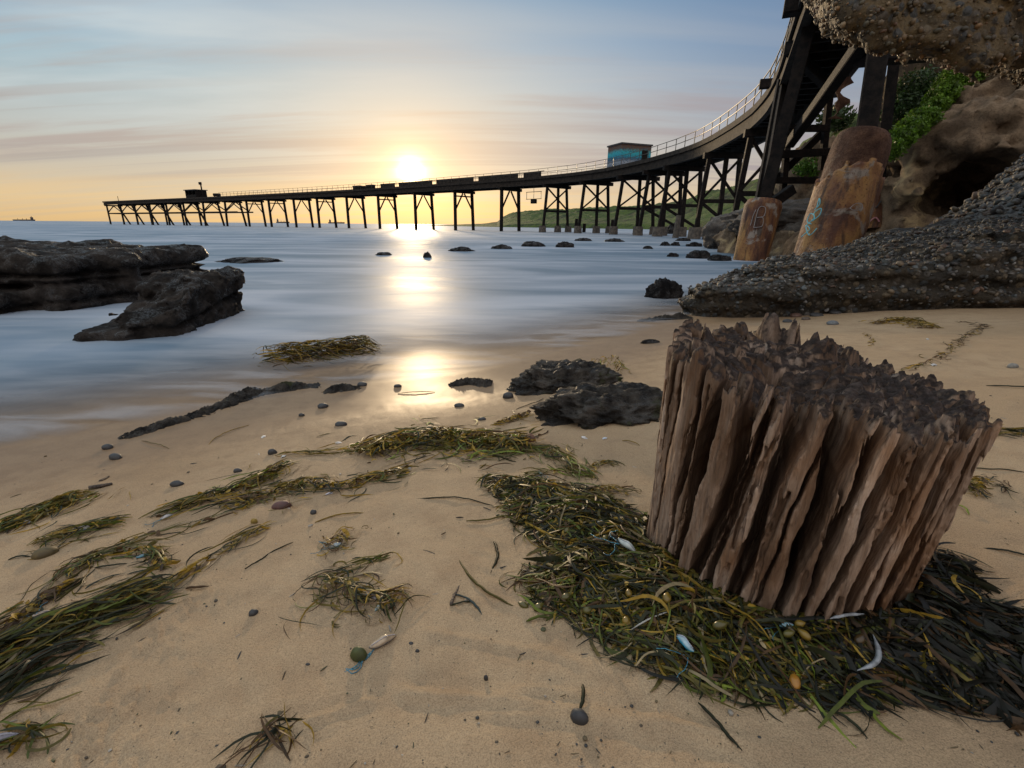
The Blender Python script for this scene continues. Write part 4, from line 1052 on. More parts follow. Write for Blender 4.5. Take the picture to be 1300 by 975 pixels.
# ------------------------------------------------------------------ the timber stump
SC_C = np.array([.606, .947]); SC_F = SC_C / np.linalg.norm(SC_C); SC_R = np.array([SC_F[1], -SC_F[0]])
SZ0 = float(sand_h(*SC_C)); SR = .284
def build_stump():
    r = np.random.default_rng(12)
    cr = [(-1.32, .006, .03), (-1.12, .007, .04), (-.98, .005, .03), (-.86, .006, .045), (-.66, .010, .06), (-.53, .022, .10), (-.335, .016, .10), (-.235, .011, .07), (-.08, .024, .13), (.065, .006, .04), (.16, .025, .13), (.29, .011, .08), (.41, .017, .10), (.545, .012, .08), (.64, .006, .04), (.745, .013, .09), (.87, .011, .08), (.99, .010, .07), (1.13, .007, .05), (1.26, .006, .04)]
    p = 1.4
    while p < 2 * math.pi - 1.45:
        cr.append(((p + math.pi) % (2 * math.pi) - math.pi, r.uniform(.005, .016), r.uniform(.03, .10))); p += r.uniform(.1, .24)
    cr = np.array(sorted(cr)); twist = .27
    minor = [(r.uniform(-math.pi, math.pi), r.uniform(.0032, .0062), r.uniform(.010, .032), 1) for _ in range(130)]
    allc = [(c, w * 1.35, min(d * 1.35, .175), 0) for c, w, d in cr] + minor
    prad = r.normal(size=len(cr)) * .006; poff = r.normal(size=len(cr)) * .008
    def plank(a, b):
        ph = np.arctan2(a, -b); return np.searchsorted(cr[:, 0], (ph - twist * .2 + math.pi) % (2 * math.pi) - math.pi) % len(cr)
    def top(a, b):
        z = .440 - .125 * a - .03 * b
        z = z - .085 * np.exp(-(((a + .03) / .07) ** 2 + ((b + .06) / .085) ** 2)) - .04 * np.exp(-(((a + .10) / .06) ** 2 + ((b + .13) / .05) ** 2))
        for a0, b0, w, q in ((-.165, .185, .024, .035), (-.105, .215, .026, .06), (-.055, .205, .022, .055), (.012, .16, .035, .045), (.07, .20, .04, .025), (-.24, .06, .03, .015), (-.20, -.10, .03, .012)):
            z = z + q * np.exp(-(((a - a0) / w) ** 2 + ((b - b0) / (w * .9)) ** 2) ** 2)
        lum, v, sec = worley(a * 44 + .6 * noise3(a * 24, b * 24, 0 * a, 401), b * 52 + .6 * noise3(a * 24, b * 24, 9 + 0 * a, 401), 0 * a, 402)
        l2, v2, s2 = worley(a * 110, b * 110, 0 * a, 405)
        rg = np.hypot(a + .04, b - .02); flat = sstep(.02, .14, a)
        z = z + (1 - .6 * flat) * (.030 * (v - .5) * sstep(0, .14, sec - lum) + .016 * np.sqrt(np.clip(.8 - lum, 0, 1))) + .006 * np.sqrt(np.clip(.8 - l2, 0, 1)) + .012 * fbm(a * 14, b * 14, 0 * a, 4, 408)
        q = np.sin(rg * 210 + 5 * noise3(a * 14, b * 14, 0 * a, 410)); z = z + flat * .006 * np.sign(q) * np.abs(q) ** .5
        crk = np.abs(noise3(a * 9 + 3, b * 9, 0 * a, 412)); z = z - .05 * np.clip(1 - crk / .045, 0, 1) * (1 - .4 * flat)
        rim = sstep(.78, .92, np.hypot(a, b) / SR)
        return z + rim * poff[plank(a, b)] + .006 * rim
    h = .0031; L = .335
    ax = np.arange(-L, L, h); zs = np.arange(-.06, .535, h)
    A, B = np.meshgrid(ax, ax, indexing='ij'); T = top(A, B)
    D = np.empty((len(ax), len(ax), len(zs)), np.float32)
    zc = np.clip(zs, 0, 1); wob = []
    for n, (c, w, d, mn) in enumerate(allc):
        wb = .011 * noise3(zc * 4.5, 0 * zc + n * 1.7, 0 * zc, 421) + .005 * noise3(zc * 14, 0 * zc + n * 2.3, 0 * zc, 422) + .0022 * noise3(zc * 45, 0 * zc + n * 3.1, 0 * zc, 424)
        if mn: on = sstep(-.12, .25, noise3(zc * 7, 0 * zc + n * .9, 0 * zc, 425)); ww = w * .5 * on
        else: ww = w * .5 * (.45 + .9 * sstep(-.45, .45, noise3(zc * 5.5, 0 * zc + n * 1.3, 0 * zc, 423)))
        wob.append((wb, ww, d * (.4 + .6 * sstep(-.02, .09, zc)) if not mn else d + 0 * zc))
    for k, z in enumerate(zc):
        t_ = twist * (z - .22); ct, st = math.cos(t_), math.sin(t_)
        a = A * ct + B * st; b = -A * st + B * ct
        rr = np.hypot(a, b); ring = (rr > SR * .78) & (rr < SR * 1.12)
        ph = np.arctan2(a, -b)
        R = np.full(A.shape, SR)
        R = SR * (1 + .035 * np.cos(2 * ph + .6) + .03 * noise3(np.cos(ph) * 1.7, np.sin(ph) * 1.7, 0 * ph + z * 1.2, 420)) + .010 * (z - .2) / .2
        x, y, zz = a[ring], b[ring], np.full(ring.sum(), z)
        fib = .0058 * fbm(x * 70, y * 70, zz * 5, 2, 430) + .003 * noise3(x * 170, y * 170, zz * 9, 433)
        R[ring] += fib + prad[np.searchsorted(cr[:, 0], ph[ring]) % len(cr)]
        dd = rr - R
        for (c, w, d, mn), (wb, ww, dp) in zip(allc, wob):
            hw = ww[k]; dep = dp[k]
            if hw < .0008: continue
            ca, cb = math.sin(c), -math.cos(c)                    # outward
            ux, uy = -ca, -cb
            if cb < .3 and not mn:
                f = .75 * float(sstep(.3, -.4, cb)); ux, uy = ux * (1 - f), uy * (1 - f) + f; q = math.hypot(ux, uy); ux /= q; uy /= q
            px, py = ca * SR * 1.03 + uy * wb[k], cb * SR * 1.03 - ux * wb[k]
            m_ = dep + .03
            lo_a = min(px, px + ux * m_) - .03; hi_a = max(px, px + ux * m_) + .03; lo_b = min(py, py + uy * m_) - .03; hi_b = max(py, py + uy * m_) + .03
            # window in the untwisted frame is close enough to the grid frame for a small margin
            ga = np.array([lo_a, hi_a, lo_a, hi_a]); gb = np.array([lo_b, lo_b, hi_b, hi_b])
            wa = ga * ct - gb * st; wbb = ga * st + gb * ct
            i0, i1 = np.clip(np.searchsorted(ax, (wa.min(), wa.max())), 0, len(ax)); j0, j1 = np.clip(np.searchsorted(ax, (wbb.min(), wbb.max())), 0, len(ax))
            if i1 <= i0 or j1 <= j0: continue
            sa = a[i0:i1, j0:j1] - px; sb = b[i0:i1, j0:j1] - py
            s_ = sa * ux + sb * uy; t = np.abs(sa * uy - sb * ux)
            prof = np.where(s_ < dep, hw * np.clip(1 - np.maximum(s_, 0) / dep, 0, 1) ** .6 + .0016 * (s_ < dep * .9), -.01)
            blk = dd[i0:i1, j0:j1]; np.maximum(blk, np.where(s_ > -.02, prof - t, -1), out=blk)
        D[:, :, k] = smax(dd, zs[k] - T, .007)
    D[:, :, 0] = .01
    V, Q = surface_nets(D, (-L, -L, zs[0]), h)
    tz = top(V[:, 0], V[:, 1]); topn = sstep(.016, .003, tz - V[:, 2])
    lean = .035
    P = V[:, :1] * SC_R + V[:, 1:2] * SC_F + V[:, 2:] * SC_R * lean
    o = mesh_np("timber_stump", np.concatenate([P, V[:, 2:]], 1), Q, M['wood'], attrs=dict(topness=topn))
    N = vnormals(o); at = o.data.attributes["topness"]; at.data.foreach_set("value", (topn * sstep(.0, .5, N[:, 2])).astype(np.float32))
    o.location = (SC_C[0], SC_C[1], SZ0)
    return tag(o, "big weathered grey brown timber pile stump with deep vertical cracks and a jagged rotten top", "stump")
stump = build_stump()
def in_stump(x, y, m=0.0): return np.hypot(x - SC_C[0], y - SC_C[1]) < SR + m

# ------------------------------------------------------------------ seaweed
PAL = dict(olive=(.12, .095, .016), green=(.080, .098, .012), gold=(.30, .19, .025), dark=(.022, .026, .010), tan=(.30, .235, .13), brown=(.085, .045, .018), lime=(.19, .24, .03), blue=(.05, .075, .075), black=(.010, .011, .008))
def pick(r, n, mixd):
    k = list(mixd); p = np.array([mixd[x] for x in k], float); p /= p.sum()
    return np.array([PAL[x] for x in k])[r.choice(len(k), n, p=p)] * r.uniform(.65, 1.35, (n, 1))
def ribbons(P0, ang, L, W, U, heap, r, cols, curl=1.2, nseg=9, sag=1.0, roll=.7):
    """flat weed blades lying over each other and over the ground"""
    B = len(P0); n = nseg + 1
    k0 = r.normal(size=B) * curl; k1 = r.normal(size=B) * curl * 1.6
    t = np.linspace(0, 1, n)
    th = ang[:, None] + k0[:, None] * (t - .5) + k1[:, None] * (t - .5) ** 2 + .10 * np.cumsum(r.normal(size=(B, n)), 1)
    st = L[:, None] / nseg
    x = P0[:, :1] + np.cumsum(np.cos(th) * st, 1) - np.cos(th) * st; y = P0[:, 1:] + np.cumsum(np.sin(th) * st, 1) - np.sin(th) * st
    g = sand_h(x, y); hp = heap(x, y)
    arch = np.sin(t * math.pi)[None] * (r.uniform(0, 1, (B, 1)) ** 3) * L[:, None] * .10 * sag
    z = g + .003 + U[:, None] * hp + arch + (r.random((B, 1)) * .004)
    w = W[:, None] * np.minimum(1, np.minimum(t * 5 + .35, (1 - t) * 3.2 + .08))[None] / 2
    ro = r.normal(size=(B, 1)) * roll + np.cumsum(r.normal(size=(B, n)), 1) * .16
    nx, ny = -np.sin(th), np.cos(th)
    cr_, sr_ = np.cos(ro), np.sin(ro)
    V = np.empty((B, n, 3, 3)); C = np.empty((B, n, 3, 3))
    for j, s in enumerate((-1, 0, 1)):
        V[:, :, j, 0] = x + nx * w * s * cr_; V[:, :, j, 1] = y + ny * w * s * cr_
        V[:, :, j, 2] = np.maximum(z + w * s * sr_ + (0 if s else .22) * w, g + .0015)
    tip = (t[None, :, None] * r.uniform(-.5, .7, (B, 1, 1)))
    C[:] = (cols[:, None, :] * (1 + tip * .6))[:, :, None, :]
    i = np.arange(B * n * 3).reshape(B, n, 3)
    F = np.concatenate([np.stack([i[:, :-1, j], i[:, 1:, j], i[:, 1:, j + 1], i[:, :-1, j + 1]], -1).reshape(-1, 4) for j in (0, 1)])
    return V.reshape(-1, 3), F, np.clip(C.reshape(-1, 3), 0, 1)
def clump(label, spine, width, n, L, hgt, mixd, seed, spread=.35, W=(.004, .009), bits=0, curl=1.0, name="seaweed_clump", cat="seaweed", group="seaweed washed up on the sand"):
    r = np.random.default_rng(seed); S = grounds(spine)[:, :2]; width *= .55; W = (W[0] * .6, W[1] * .62); L = (L[0] * .5, L[1] * .58); n = int(n * 1.25); hgt *= .75
    sl = np.linalg.norm(np.diff(S, axis=0), axis=1); cum = np.concatenate([[0], np.cumsum(sl)])
    u = r.random(n) * cum[-1]; k = np.clip(np.searchsorted(cum, u) - 1, 0, len(sl) - 1)
    tg = (S[1:] - S[:-1])[k] / sl[k][:, None]; P = S[k] + tg * (u - cum[k])[:, None] + np.stack([-tg[:, 1], tg[:, 0]], 1) * (r.normal(size=n) * width * np.where(r.random(n) < .35, 1.5, .5) * (.5 + noise3(u * 9, 0 * u, 0 * u, seed) * .8 + .35))[:, None]
    ang = np.arctan2(tg[:, 1], tg[:, 0]) + r.normal(size=n) * spread * np.where(r.random(n) < .3, 2.6, 1.1) + np.where(r.random(n) < .5, 0, math.pi)
    Ln = r.uniform(*L, n); P = P - .5 * Ln[:, None] * np.stack([np.cos(ang), np.sin(ang)], 1)
    heap = lambda x, y: hgt * np.exp(-(seg_dist(x, y, S) / (width * .8)) ** 2)
    V, F, C = ribbons(P, ang, Ln, r.uniform(*W, n), r.random(n), heap, r, pick(r, n, mixd), curl)
    if bits:
        m_ = bits; u = r.random(m_) * cum[-1]; k = np.clip(np.searchsorted(cum, u) - 1, 0, len(sl) - 1)
        tg = (S[1:] - S[:-1])[k] / sl[k][:, None]; P = S[k] + tg * (u - cum[k])[:, None] + r.normal(size=(m_, 2)) * width * .42
        v2, f2, c2 = ribbons(P, r.uniform(0, 6.28, m_), r.uniform(.015, .035, m_), r.uniform(.005, .011, m_), r.random(m_), heap, r, pick(r, m_, dict(gold=3, brown=2, olive=1)), 2.5, 5, 1.5, 1.0)
        F = np.concatenate([F, f2 + len(V)]); V = np.concatenate([V, v2]); C = np.concatenate([C, c2])
    o = mesh_np(name, V, F, M['weed'], None, True, C)
    m0 = V.mean(0); origin_to(o, (m0[0], m0[1], float(sand_h(m0[0], m0[1]))))
    tag(o, label, cat, group); return o

# big heap around the stump
HP = grounds([(617, 607), (690, 612), (760, 628), (815, 660), (840, 690), (1190, 735), (1200, 700), (1222, 722), (1235, 770), (1290, 780), (1340, 800), (1350, 880), (1300, 912), (1240, 890), (1150, 880), (1080, 895), (1000, 888), (930, 880), (860, 860), (800, 830), (745, 795), (690, 770), (668, 735), (700, 705), (672, 672), (648, 648)])[:, :2]
def poly_in(x, y, P):
    ins = np.zeros(np.shape(x), bool); j = len(P) - 1
    for i in range(len(P)):
        c = ((P[i, 1] > y) != (P[j, 1] > y)) & (x < (P[j, 0] - P[i, 0]) * (y - P[i, 1]) / (P[j, 1] - P[i, 1] + 1e-12) + P[i, 0]); ins ^= c; j = i
    return ins
HPc = np.concatenate([HP, HP[:1]])
def heap_h(x, y):
    d = seg_dist(x, y, HPc) * np.where(poly_in(x, y, HP), 1, -1)
    return .062 * sstep(-.015, .12, d) * (.75 + .5 * noise3(x * 7, y * 7, 0 * x, 500))
r = np.random.default_rng(77); lo, hi = HP.min(0), HP.max(0)
P = r.uniform(lo, hi, (60000, 2)); P = P[poly_in(P[:, 0], P[:, 1], HP) & ~in_stump(P[:, 0], P[:, 1], -.03)]
n = 9000; P = P[:n]; n = len(P)
rightness = sstep(.05, .32, P @ np.array([.86, -.5]))           # towards the camera's right the pile turns to dark kelp
ang = r.uniform(0, 2 * math.pi, n); near = r.random(n) < .55
ang = np.where(near, np.radians(-48) + r.normal(size=n) * .55 + math.pi * (r.random(n) < .5), ang)
Ln = r.uniform(.03, .115, n) * np.where(r.random(n) < .12, 1.6, 1)
cols = pick(r, n, dict(olive=4, green=2.4, gold=1.5, dark=5.5, tan=.6, brown=1.4, lime=.5, black=1.5))
cd = pick(r, n, dict(black=7, dark=2, brown=1.2, olive=.35, gold=.2))
cols = np.where((r.random(n) < rightness)[:, None], cd, cols)
Wd = r.uniform(.0025, .0058, n) * np.where(r.random(n) < rightness * .6, 1.9, 1)
U = r.random(n) ** .75
Wd = Wd * r.lognormal(0, .3, n)
V, F, C = ribbons(P - .5 * Ln[:, None] * np.stack([np.cos(ang), np.sin(ang)], 1), ang, Ln, Wd, U, heap_h, r, cols, 1.1)
q = r.permutation(len(P))[:2600]; pb = P[q] + r.normal(size=(len(q), 2)) * .01
v2, f2, c2 = ribbons(pb, r.uniform(0, 6.28, len(q)), r.uniform(.010, .034, len(q)), r.uniform(.003, .0085, len(q)), .3 + .75 * r.random(len(q)), heap_h, r, np.where((r.random(len(q)) < rightness[q])[:, None], pick(r, len(q), dict(black=4, brown=3, dark=3, gold=.6)), pick(r, len(q), dict(brown=3, gold=2, dark=3, tan=1.4, olive=2))), 2.5, 5, 1.5, 1.1)
F = np.concatenate([F, f2 + len(V)]); V = np.concatenate([V, v2]); C = np.concatenate([C, c2])
# keep blades out of the stump
dv = V[:, :2] - SC_C; dl = np.linalg.norm(dv, axis=1); q = dl < SR - .012
V[q, :2] = SC_C + dv[q] / np.maximum(dl[q], 1e-3)[:, None] * (SR - .012 + .02 * r.random(q.sum()))[:, None]
heap_o = mesh_np("seaweed_heap", V, F, M['weed'], None, True, C)
c0 = (SC_C[0] - .2, SC_C[1] - .3); origin_to(heap_o, (c0[0], c0[1], float(sand_h(*c0))))
tag(heap_o, "large tangled heap of green and brown seaweed wrapped around the foot of the stump", "seaweed")
HL = Vector(heap_o.location)
def on_ground(px, py):
    p = ground(px, py); z = p[2] + float(heap_h(p[0], p[1])); p = at_z(px, py, z); z = float(sand_h(p[0], p[1])) + float(heap_h(p[0], p[1])); return at_z(px, py, z)
def bladder(px, py, rr, el, rot, col, lab=None):
    p = on_ground(px, py); bv, bf = ico(3)
    rr *= .85; v = bv * np.array([rr * el, rr, rr]); k = np.clip((v[:, 0] / (rr * el) - .55) / .45, 0, 1)
    v[:, 1:] *= (1 - .55 * k ** 1.5)[:, None]; v[:, 0] += k * rr * .5
    v = v @ rotm(rot, -.25, 0).T; v = v + p + np.array([0, 0, rr * .75])
    o = mesh_np("float_bladder", v, bf, M['blad'], heap_o, True, np.tile(col, (len(v), 1)))
    o.matrix_parent_inverse = Matrix.Translation(-HL)
    if lab: o["label"] = lab
G_ = (.22, .14, .02); OR = (.36, .16, .02); OL = (.10, .085, .018)
for a in [(846, 763, .010, 1.25, 1.2, G_), (795, 791, .009, 1.2, .4, G_), (913, 797, .009, 1.6, .1, OL), (1003, 838, .0105, 1.7, 1.45, OR, "orange float bladder"), (1008, 870, .010, 1.5, 1.2, OR, "orange float bladder"), (1014, 795, .008, 1.1, 0, G_), (1021, 809, .008, 1.5, 2.2, G_), (1000, 807, .007, 1.5, .1, OL), (718, 761, .009, 1.4, .2, OL), (745, 778, .009, 1.2, .1, OL), (720, 676, .009, 1.4, .6, OL), (768, 686, .008, 1.3, .9, OL), (798, 756, .008, 1.2, 1.5, G_), (806, 780, .007, 1.2, .2, G_), (903, 820, .008, 1.3, .5, (.12, .07, .02)), (1040, 830, .009, 1.6, 1.0, (.11, .06, .02)), (1090, 815, .009, 1.4, .6, (.06, .035, .012)), (665, 771, .008, 1.5, 2.8, OL), (683, 774, .0095, 1.3, .5, OL)]:
    bladder(*a)

CL = [
 ("golden green seaweed clump at the centre of the beach, largest on the open sand", [(470, 578), (505, 560), (555, 556), (610, 562), (665, 566)], .19, 800, (.08, .25), .055, dict(olive=4, gold=4, green=2, lime=1, dark=2, brown=1.5), 601, .5, (.005, .012), 700),
 ("drooping tail of green blades right of the central golden clump", [(612, 580), (655, 572), (695, 572), (720, 590), (742, 606)], .075, 170, (.10, .26), .025, dict(green=3, olive=3, lime=1, dark=2, gold=1), 602, .14),
 ("small brown frilly seaweed tuft above the central golden clump", [(630, 540), (660, 530), (672, 526)], .03, 45, (.06, .16), .02, dict(olive=2, gold=3, brown=2), 603, .3, (.004, .009), 60),
 ("thick bunch of weed left of the central clump, with a lime blade", [(215, 650), (262, 634), (300, 626), (340, 606), (362, 592)], .075, 170, (.08, .28), .03, dict(olive=3, green=3, gold=2, dark=3, lime=.6), 604, .22, (.004, .009), 70),
 ("knotted weed strand running from the thick bunch towards the central clump", [(290, 642), (345, 628), (388, 614), (430, 622), (470, 608), (520, 598)], .065, 190, (.07, .22), .022, dict(olive=3, gold=2, dark=3, brown=1, green=1), 605, .3, (.004, .009), 120),
 ("curved weed wisps joining the central clump on its left", [(360, 578), (400, 576), (440, 572), (480, 566)], .025, 40, (.10, .24), .012, dict(olive=2, gold=2, green=1), 606, .12),
 ("golden weed clump at the left edge with a blue grey bluebottle on it", [(0, 676), (35, 660), (70, 645), (95, 632)], .08, 200, (.08, .24), .035, dict(gold=3, olive=3, green=2, dark=2, lime=.5), 607, .25, (.004, .010), 110),
 ("weed tuft under the white bluebottle at the left", [(55, 690), (100, 676), (150, 664)], .06, 100, (.07, .22), .025, dict(dark=3, olive=3, green=2, gold=1), 608, .35, (.003, .008), 20),
 ("long thin weed strands sweeping up from the left edge", [(0, 792), (60, 752), (100, 712), (190, 682), (260, 664), (330, 640)], .018, 52, (.12, .26), .012, dict(olive=3, dark=3, green=2, brown=1), 609, .07, (.003, .007), 30),
 ("large thick bed of long dark green blades at the lower left", [(-60, 870), (0, 838), (70, 800), (140, 775), (205, 752)], .095, 480, (.09, .21), .05, dict(olive=4, dark=4.5, green=2, gold=1.6, tan=.25, brown=.6), 610, .16, (.004, .010)),
 ("ragged dark blades below the large weed bed at the lower left", [(-40, 905), (0, 880), (40, 850), (85, 830)], .04, 60, (.12, .28), .02, dict(dark=4, brown=2, olive=1), 611, .15),
 ("hooked weed strand ending in a dark tuft above the large weed bed", [(85, 735), (130, 708), (175, 698), (200, 708), (215, 722)], .03, 80, (.06, .20), .02, dict(green=3, olive=3, dark=3, gold=1), 612, .25, (.003, .008), 40),
 ("thin weed line running down from the large weed bed's upper end to the left", [(0, 803), (50, 770), (95, 742)], .025, 50, (.06, .2), .014, dict(brown=2, gold=1, dark=2, olive=1), 613, .2, (.003, .008), 50),
 ("slim weed strand pointing right from the upper end of the large weed bed", [(215, 742), (270, 708), (332, 672)], .022, 46, (.10, .26), .012, dict(olive=2, gold=2, dark=2), 614, .1, (.003, .007), 16),
 ("little tangle of straw coloured stems around a teal bluebottle", [(418, 702), (430, 690), (436, 676)], .035, 46, (.04, .13), .02, dict(tan=2, brown=3, olive=1, gold=1), 615, .8, (.0025, .006), 8, 2.5),
 ("spiky tangle of weed with bladders and shells at the bottom centre", [(412, 738), (450, 758), (485, 772), (515, 758)], .065, 120, (.06, .22), .03, dict(dark=3, olive=3, green=1.5, gold=1.5, tan=.7, brown=1), 616, .7, (.003, .007), 26, 1.6),
 ("bent weed sprig crossing above the spiky tangle", [(415, 732), (450, 722), (497, 706)], .014, 18, (.06, .16), .008, dict(olive=2, green=2, dark=1), 617, .15),
 ("forked dark weed sprig at the bottom edge", [(295, 972), (330, 945), (352, 926), (368, 944)], .016, 26, (.06, .2), .008, dict(dark=2, brown=2, gold=1, olive=1), 618, .22, (.003, .007)),
 ("loop of weed and crumbs at the bottom left corner", [(-20, 952), (20, 944), (52, 938), (30, 930), (0, 934)], .02, 22, (.08, .18), .01, dict(dark=2, olive=2, green=1), 619, .3, (.003, .008), 14),
 ("small golden seaweed tuft on the sand before the conglomerate ledge", [(1112, 412), (1140, 407), (1165, 411), (1180, 418)], .13, 170, (.08, .28), .05, dict(gold=4, brown=2, olive=2), 620, .4, (.006, .014), 160),
 ("thin dark weed chain looping across the sand behind the stump on the right", [(1150, 472), (1175, 463), (1205, 448), (1215, 435), (1235, 424), (1252, 413), (1215, 409)], .03, 110, (.08, .28), .015, dict(dark=3, brown=3, gold=1, olive=1), 621, .25, (.004, .009), 40),
 ("fragment of brown weed left of the dark chain behind the stump", [(1098, 424), (1106, 432), (1108, 440)], .025, 20, (.05, .12), .012, dict(gold=2, brown=2), 622, .5, (.005, .01), 16),
 ("small weed scrap by the right frame edge level with the stump's rim", [(1262, 548), (1290, 552), (1305, 548)], .035, 34, (.08, .22), .014, dict(olive=2, dark=3, gold=1), 623, .35),
 ("weed scrap with an orange bud beside the stump's right side", [(1225, 622), (1245, 612), (1240, 630)], .035, 40, (.06, .16), .018, dict(olive=2, dark=2, gold=2, brown=1), 624, .7, (.003, .007), 16),
 ("dark forked weed twig on the right sand below the stump's rim", [(1255, 606), (1270, 618), (1284, 632)], .012, 12, (.06, .16), .008, dict(dark=3, brown=2), 625, .35, (.003, .006)),
 ("pair of crossed weed blades on the sand left of the stump's upper part", [(668, 604), (705, 600), (745, 606)], .02, 30, (.07, .2), .01, dict(green=2, olive=2, lime=.6), 626, .2, (.003, .007), 6),
 ("short brown weed sprig touching the stump's left side", [(745, 628), (775, 620), (806, 628)], .02, 30, (.06, .18), .01, dict(gold=2, olive=2, brown=1), 627, .3, (.003, .007), 10),
 ("tiny tuft of olive weed right of the drooping tail", [(752, 592), (768, 588), (782, 590)], .018, 20, (.05, .14), .01, dict(gold=1, olive=2, dark=1), 628, .4, (.003, .007), 8),
 ("golden weed lying over the farther weedy rock", [(715, 478), (740, 470), (780, 462), (792, 474)], .05, 80, (.06, .2), .09, dict(gold=3, olive=2, lime=1), 629, .3, (.004, .009), 40),
]
for c in CL: clump(*c)
# brown weed island awash in the shallows
r = np.random.default_rng(640); p0, p1 = at_z(338, 462, 0), at_z(462, 446, 0)
n = 900; u = r.random(n); P = p0[:2] + (p1 - p0)[:2] * u[:, None] + r.normal(size=(n, 2)) * .05
S_ = np.stack([p0[:2], p1[:2]])
hp = lambda x, y: .135 * np.exp(-(seg_dist(x, y, S_) / .13) ** 2) + np.maximum(-sand_h(x, y), 0)
ang = math.atan2(*(p1 - p0)[[1, 0]]) + r.normal(size=n) * .5
V, F, C = ribbons(P, ang, r.uniform(.06, .2, n), r.uniform(.004, .010, n), .35 + .65 * r.random(n), hp, r, pick(r, n, dict(olive=3, gold=3, brown=2, dark=2)), 1.0, 7)
o = mesh_np("seaweed_island", V, F, M['weed'], None, True, C); origin_to(o, (*V.mean(0)[:2], -.05)); tag(o, "low brown mound of seaweed awash in the shallow water left of the sun's reflection", "seaweed")

# loose single blades and sticks
def strand(px0, py0, px1, py1, w, col, label, seed, bend=.15, name="loose_seaweed", cat="seaweed", group="loose blades on the sand"):
    a, b = ground(px0, py0), ground(px1, py1); r = np.random.default_rng(seed); n = 16; t = np.linspace(0, 1, n)
    d = (b - a)[:2]; L = np.linalg.norm(d); nr = np.array([-d[1], d[0]]) / L
    xy = a[:2] + d * t[:, None] + nr * (np.sin(t * math.pi) * bend * L + .012 * L * np.cumsum(r.normal(size=n)) * np.sin(t * math.pi))[:, None]
    g = sand_h(xy[:, 0], xy[:, 1]) + .0025 + .006 * np.sin(t * math.pi) * r.random(); V = []; F = []
    ww = w / 2 * np.minimum(1, np.minimum(t * 5 + .3, (1 - t) * 4 + .15))
    for k in range(n):
        c = np.array([*xy[k], g[k]]); m_ = np.array([*nr, 0])
        V += [c - m_ * ww[k], c + np.array([0, 0, ww[k] * .8]), c + m_ * ww[k], c - np.array([0, 0, .002])]
    for k in range(n - 1):
        for j in range(4): F.append((k * 4 + j, k * 4 + (j + 1) % 4, k * 4 + 4 + (j + 1) % 4, k * 4 + 4 + j))
    V = np.array(V); C = np.tile(np.array(PAL[col]) * r.uniform(.8, 1.2), (len(V), 1))
    o = mesh_np(name, V, F, M['weed'], None, True, C); origin_to(o, tuple(a)); tag(o, label, cat, group)
for k, a in enumerate([
    (528, 634, 627, 643, .006, 'dark', "thin dark blade lying level in mid sand, left of the heap's upper tip"),
    (592, 662, 650, 654, .007, 'olive', "curved green blade reaching left out of the heap"),
    (311, 723, 372, 689, .005, 'dark', "straight dark stick like blade in the open sand left of the straw tangle"),
    (400, 664, 465, 652, .006, 'gold', "bent golden blade in the sand above the straw tangle"),
    (627, 686, 623, 728, .007, 'dark', "short dark blade standing toward the camera left of the heap"),
    (583, 712, 660, 775, .007, 'olive', "straight green brown blade leading to a bladder at the heap's left"),
    (668, 790, 700, 786, .008, 'green', "short green blade at the heap's lower left edge"),
    (575, 755, 612, 782, .006, 'blue', "crossed grey green blade right of the spiky tangle, thicker"),
    (572, 770, 600, 765, .005, 'dark', "small dark blade crossing the grey green one right of the spiky tangle"),
    (236, 748, 265, 745, .008, 'brown', "short reddish brown blade at the end of the large weed bed"),
    (886, 893, 942, 954, .006, 'dark', "straight dark blade sticking out of the heap towards the bottom edge"),
    (1036, 897, 1102, 940, .006, 'dark', "long dark blade below the heap's kelp, reaching the bottom sand"),
    (740, 870, 735, 905, .006, 'dark', "short dark blade under the heap's lower left edge"),
    (1252, 490, 1320, 491, .010, 'dark', "level dark blade at the right edge beside the stump's rim"),
    (1246, 697, 1310, 708, .006, 'dark', "straight black blade on the right sand beside the stump's base"),
    (1212, 597, 1300, 600, .004, 'dark', "hair thin dark blade on the right sand below the rim"),
    (1216, 642, 1230, 655, .006, 'lime', "tiny lime blade by the stump's right side"),
    (120, 722, 162, 716, .006, 'dark', "short dark blade above the hooked weed strand"),
    (10, 712, 40, 708, .006, 'dark', "small black blade at the left edge under the white bluebottle's tuft"),
    (265, 565, 316, 540, .005, 'gold', "forked golden blade near the thin rock outcrop"),
    (180, 560, 215, 570, .004, 'olive', "faint blade below the pointed rock tail"),
    (655, 520, 690, 506, .006, 'dark', "dark blade by the farther weedy rock's foot"),
    (505, 500, 552, 498, .006, 'olive', "thin green blade at the wet edge under the sun's reflection"),
    (790, 560, 812, 566, .005, 'gold', "thin golden blade by the nearer weedy rock"),
    (757, 640, 806, 655, .006, 'dark', "dark blade between the heap and the stump's left side")]):
    strand(*a, 700 + k, bend=(.06, -.10, .03, .12)[k % 4])

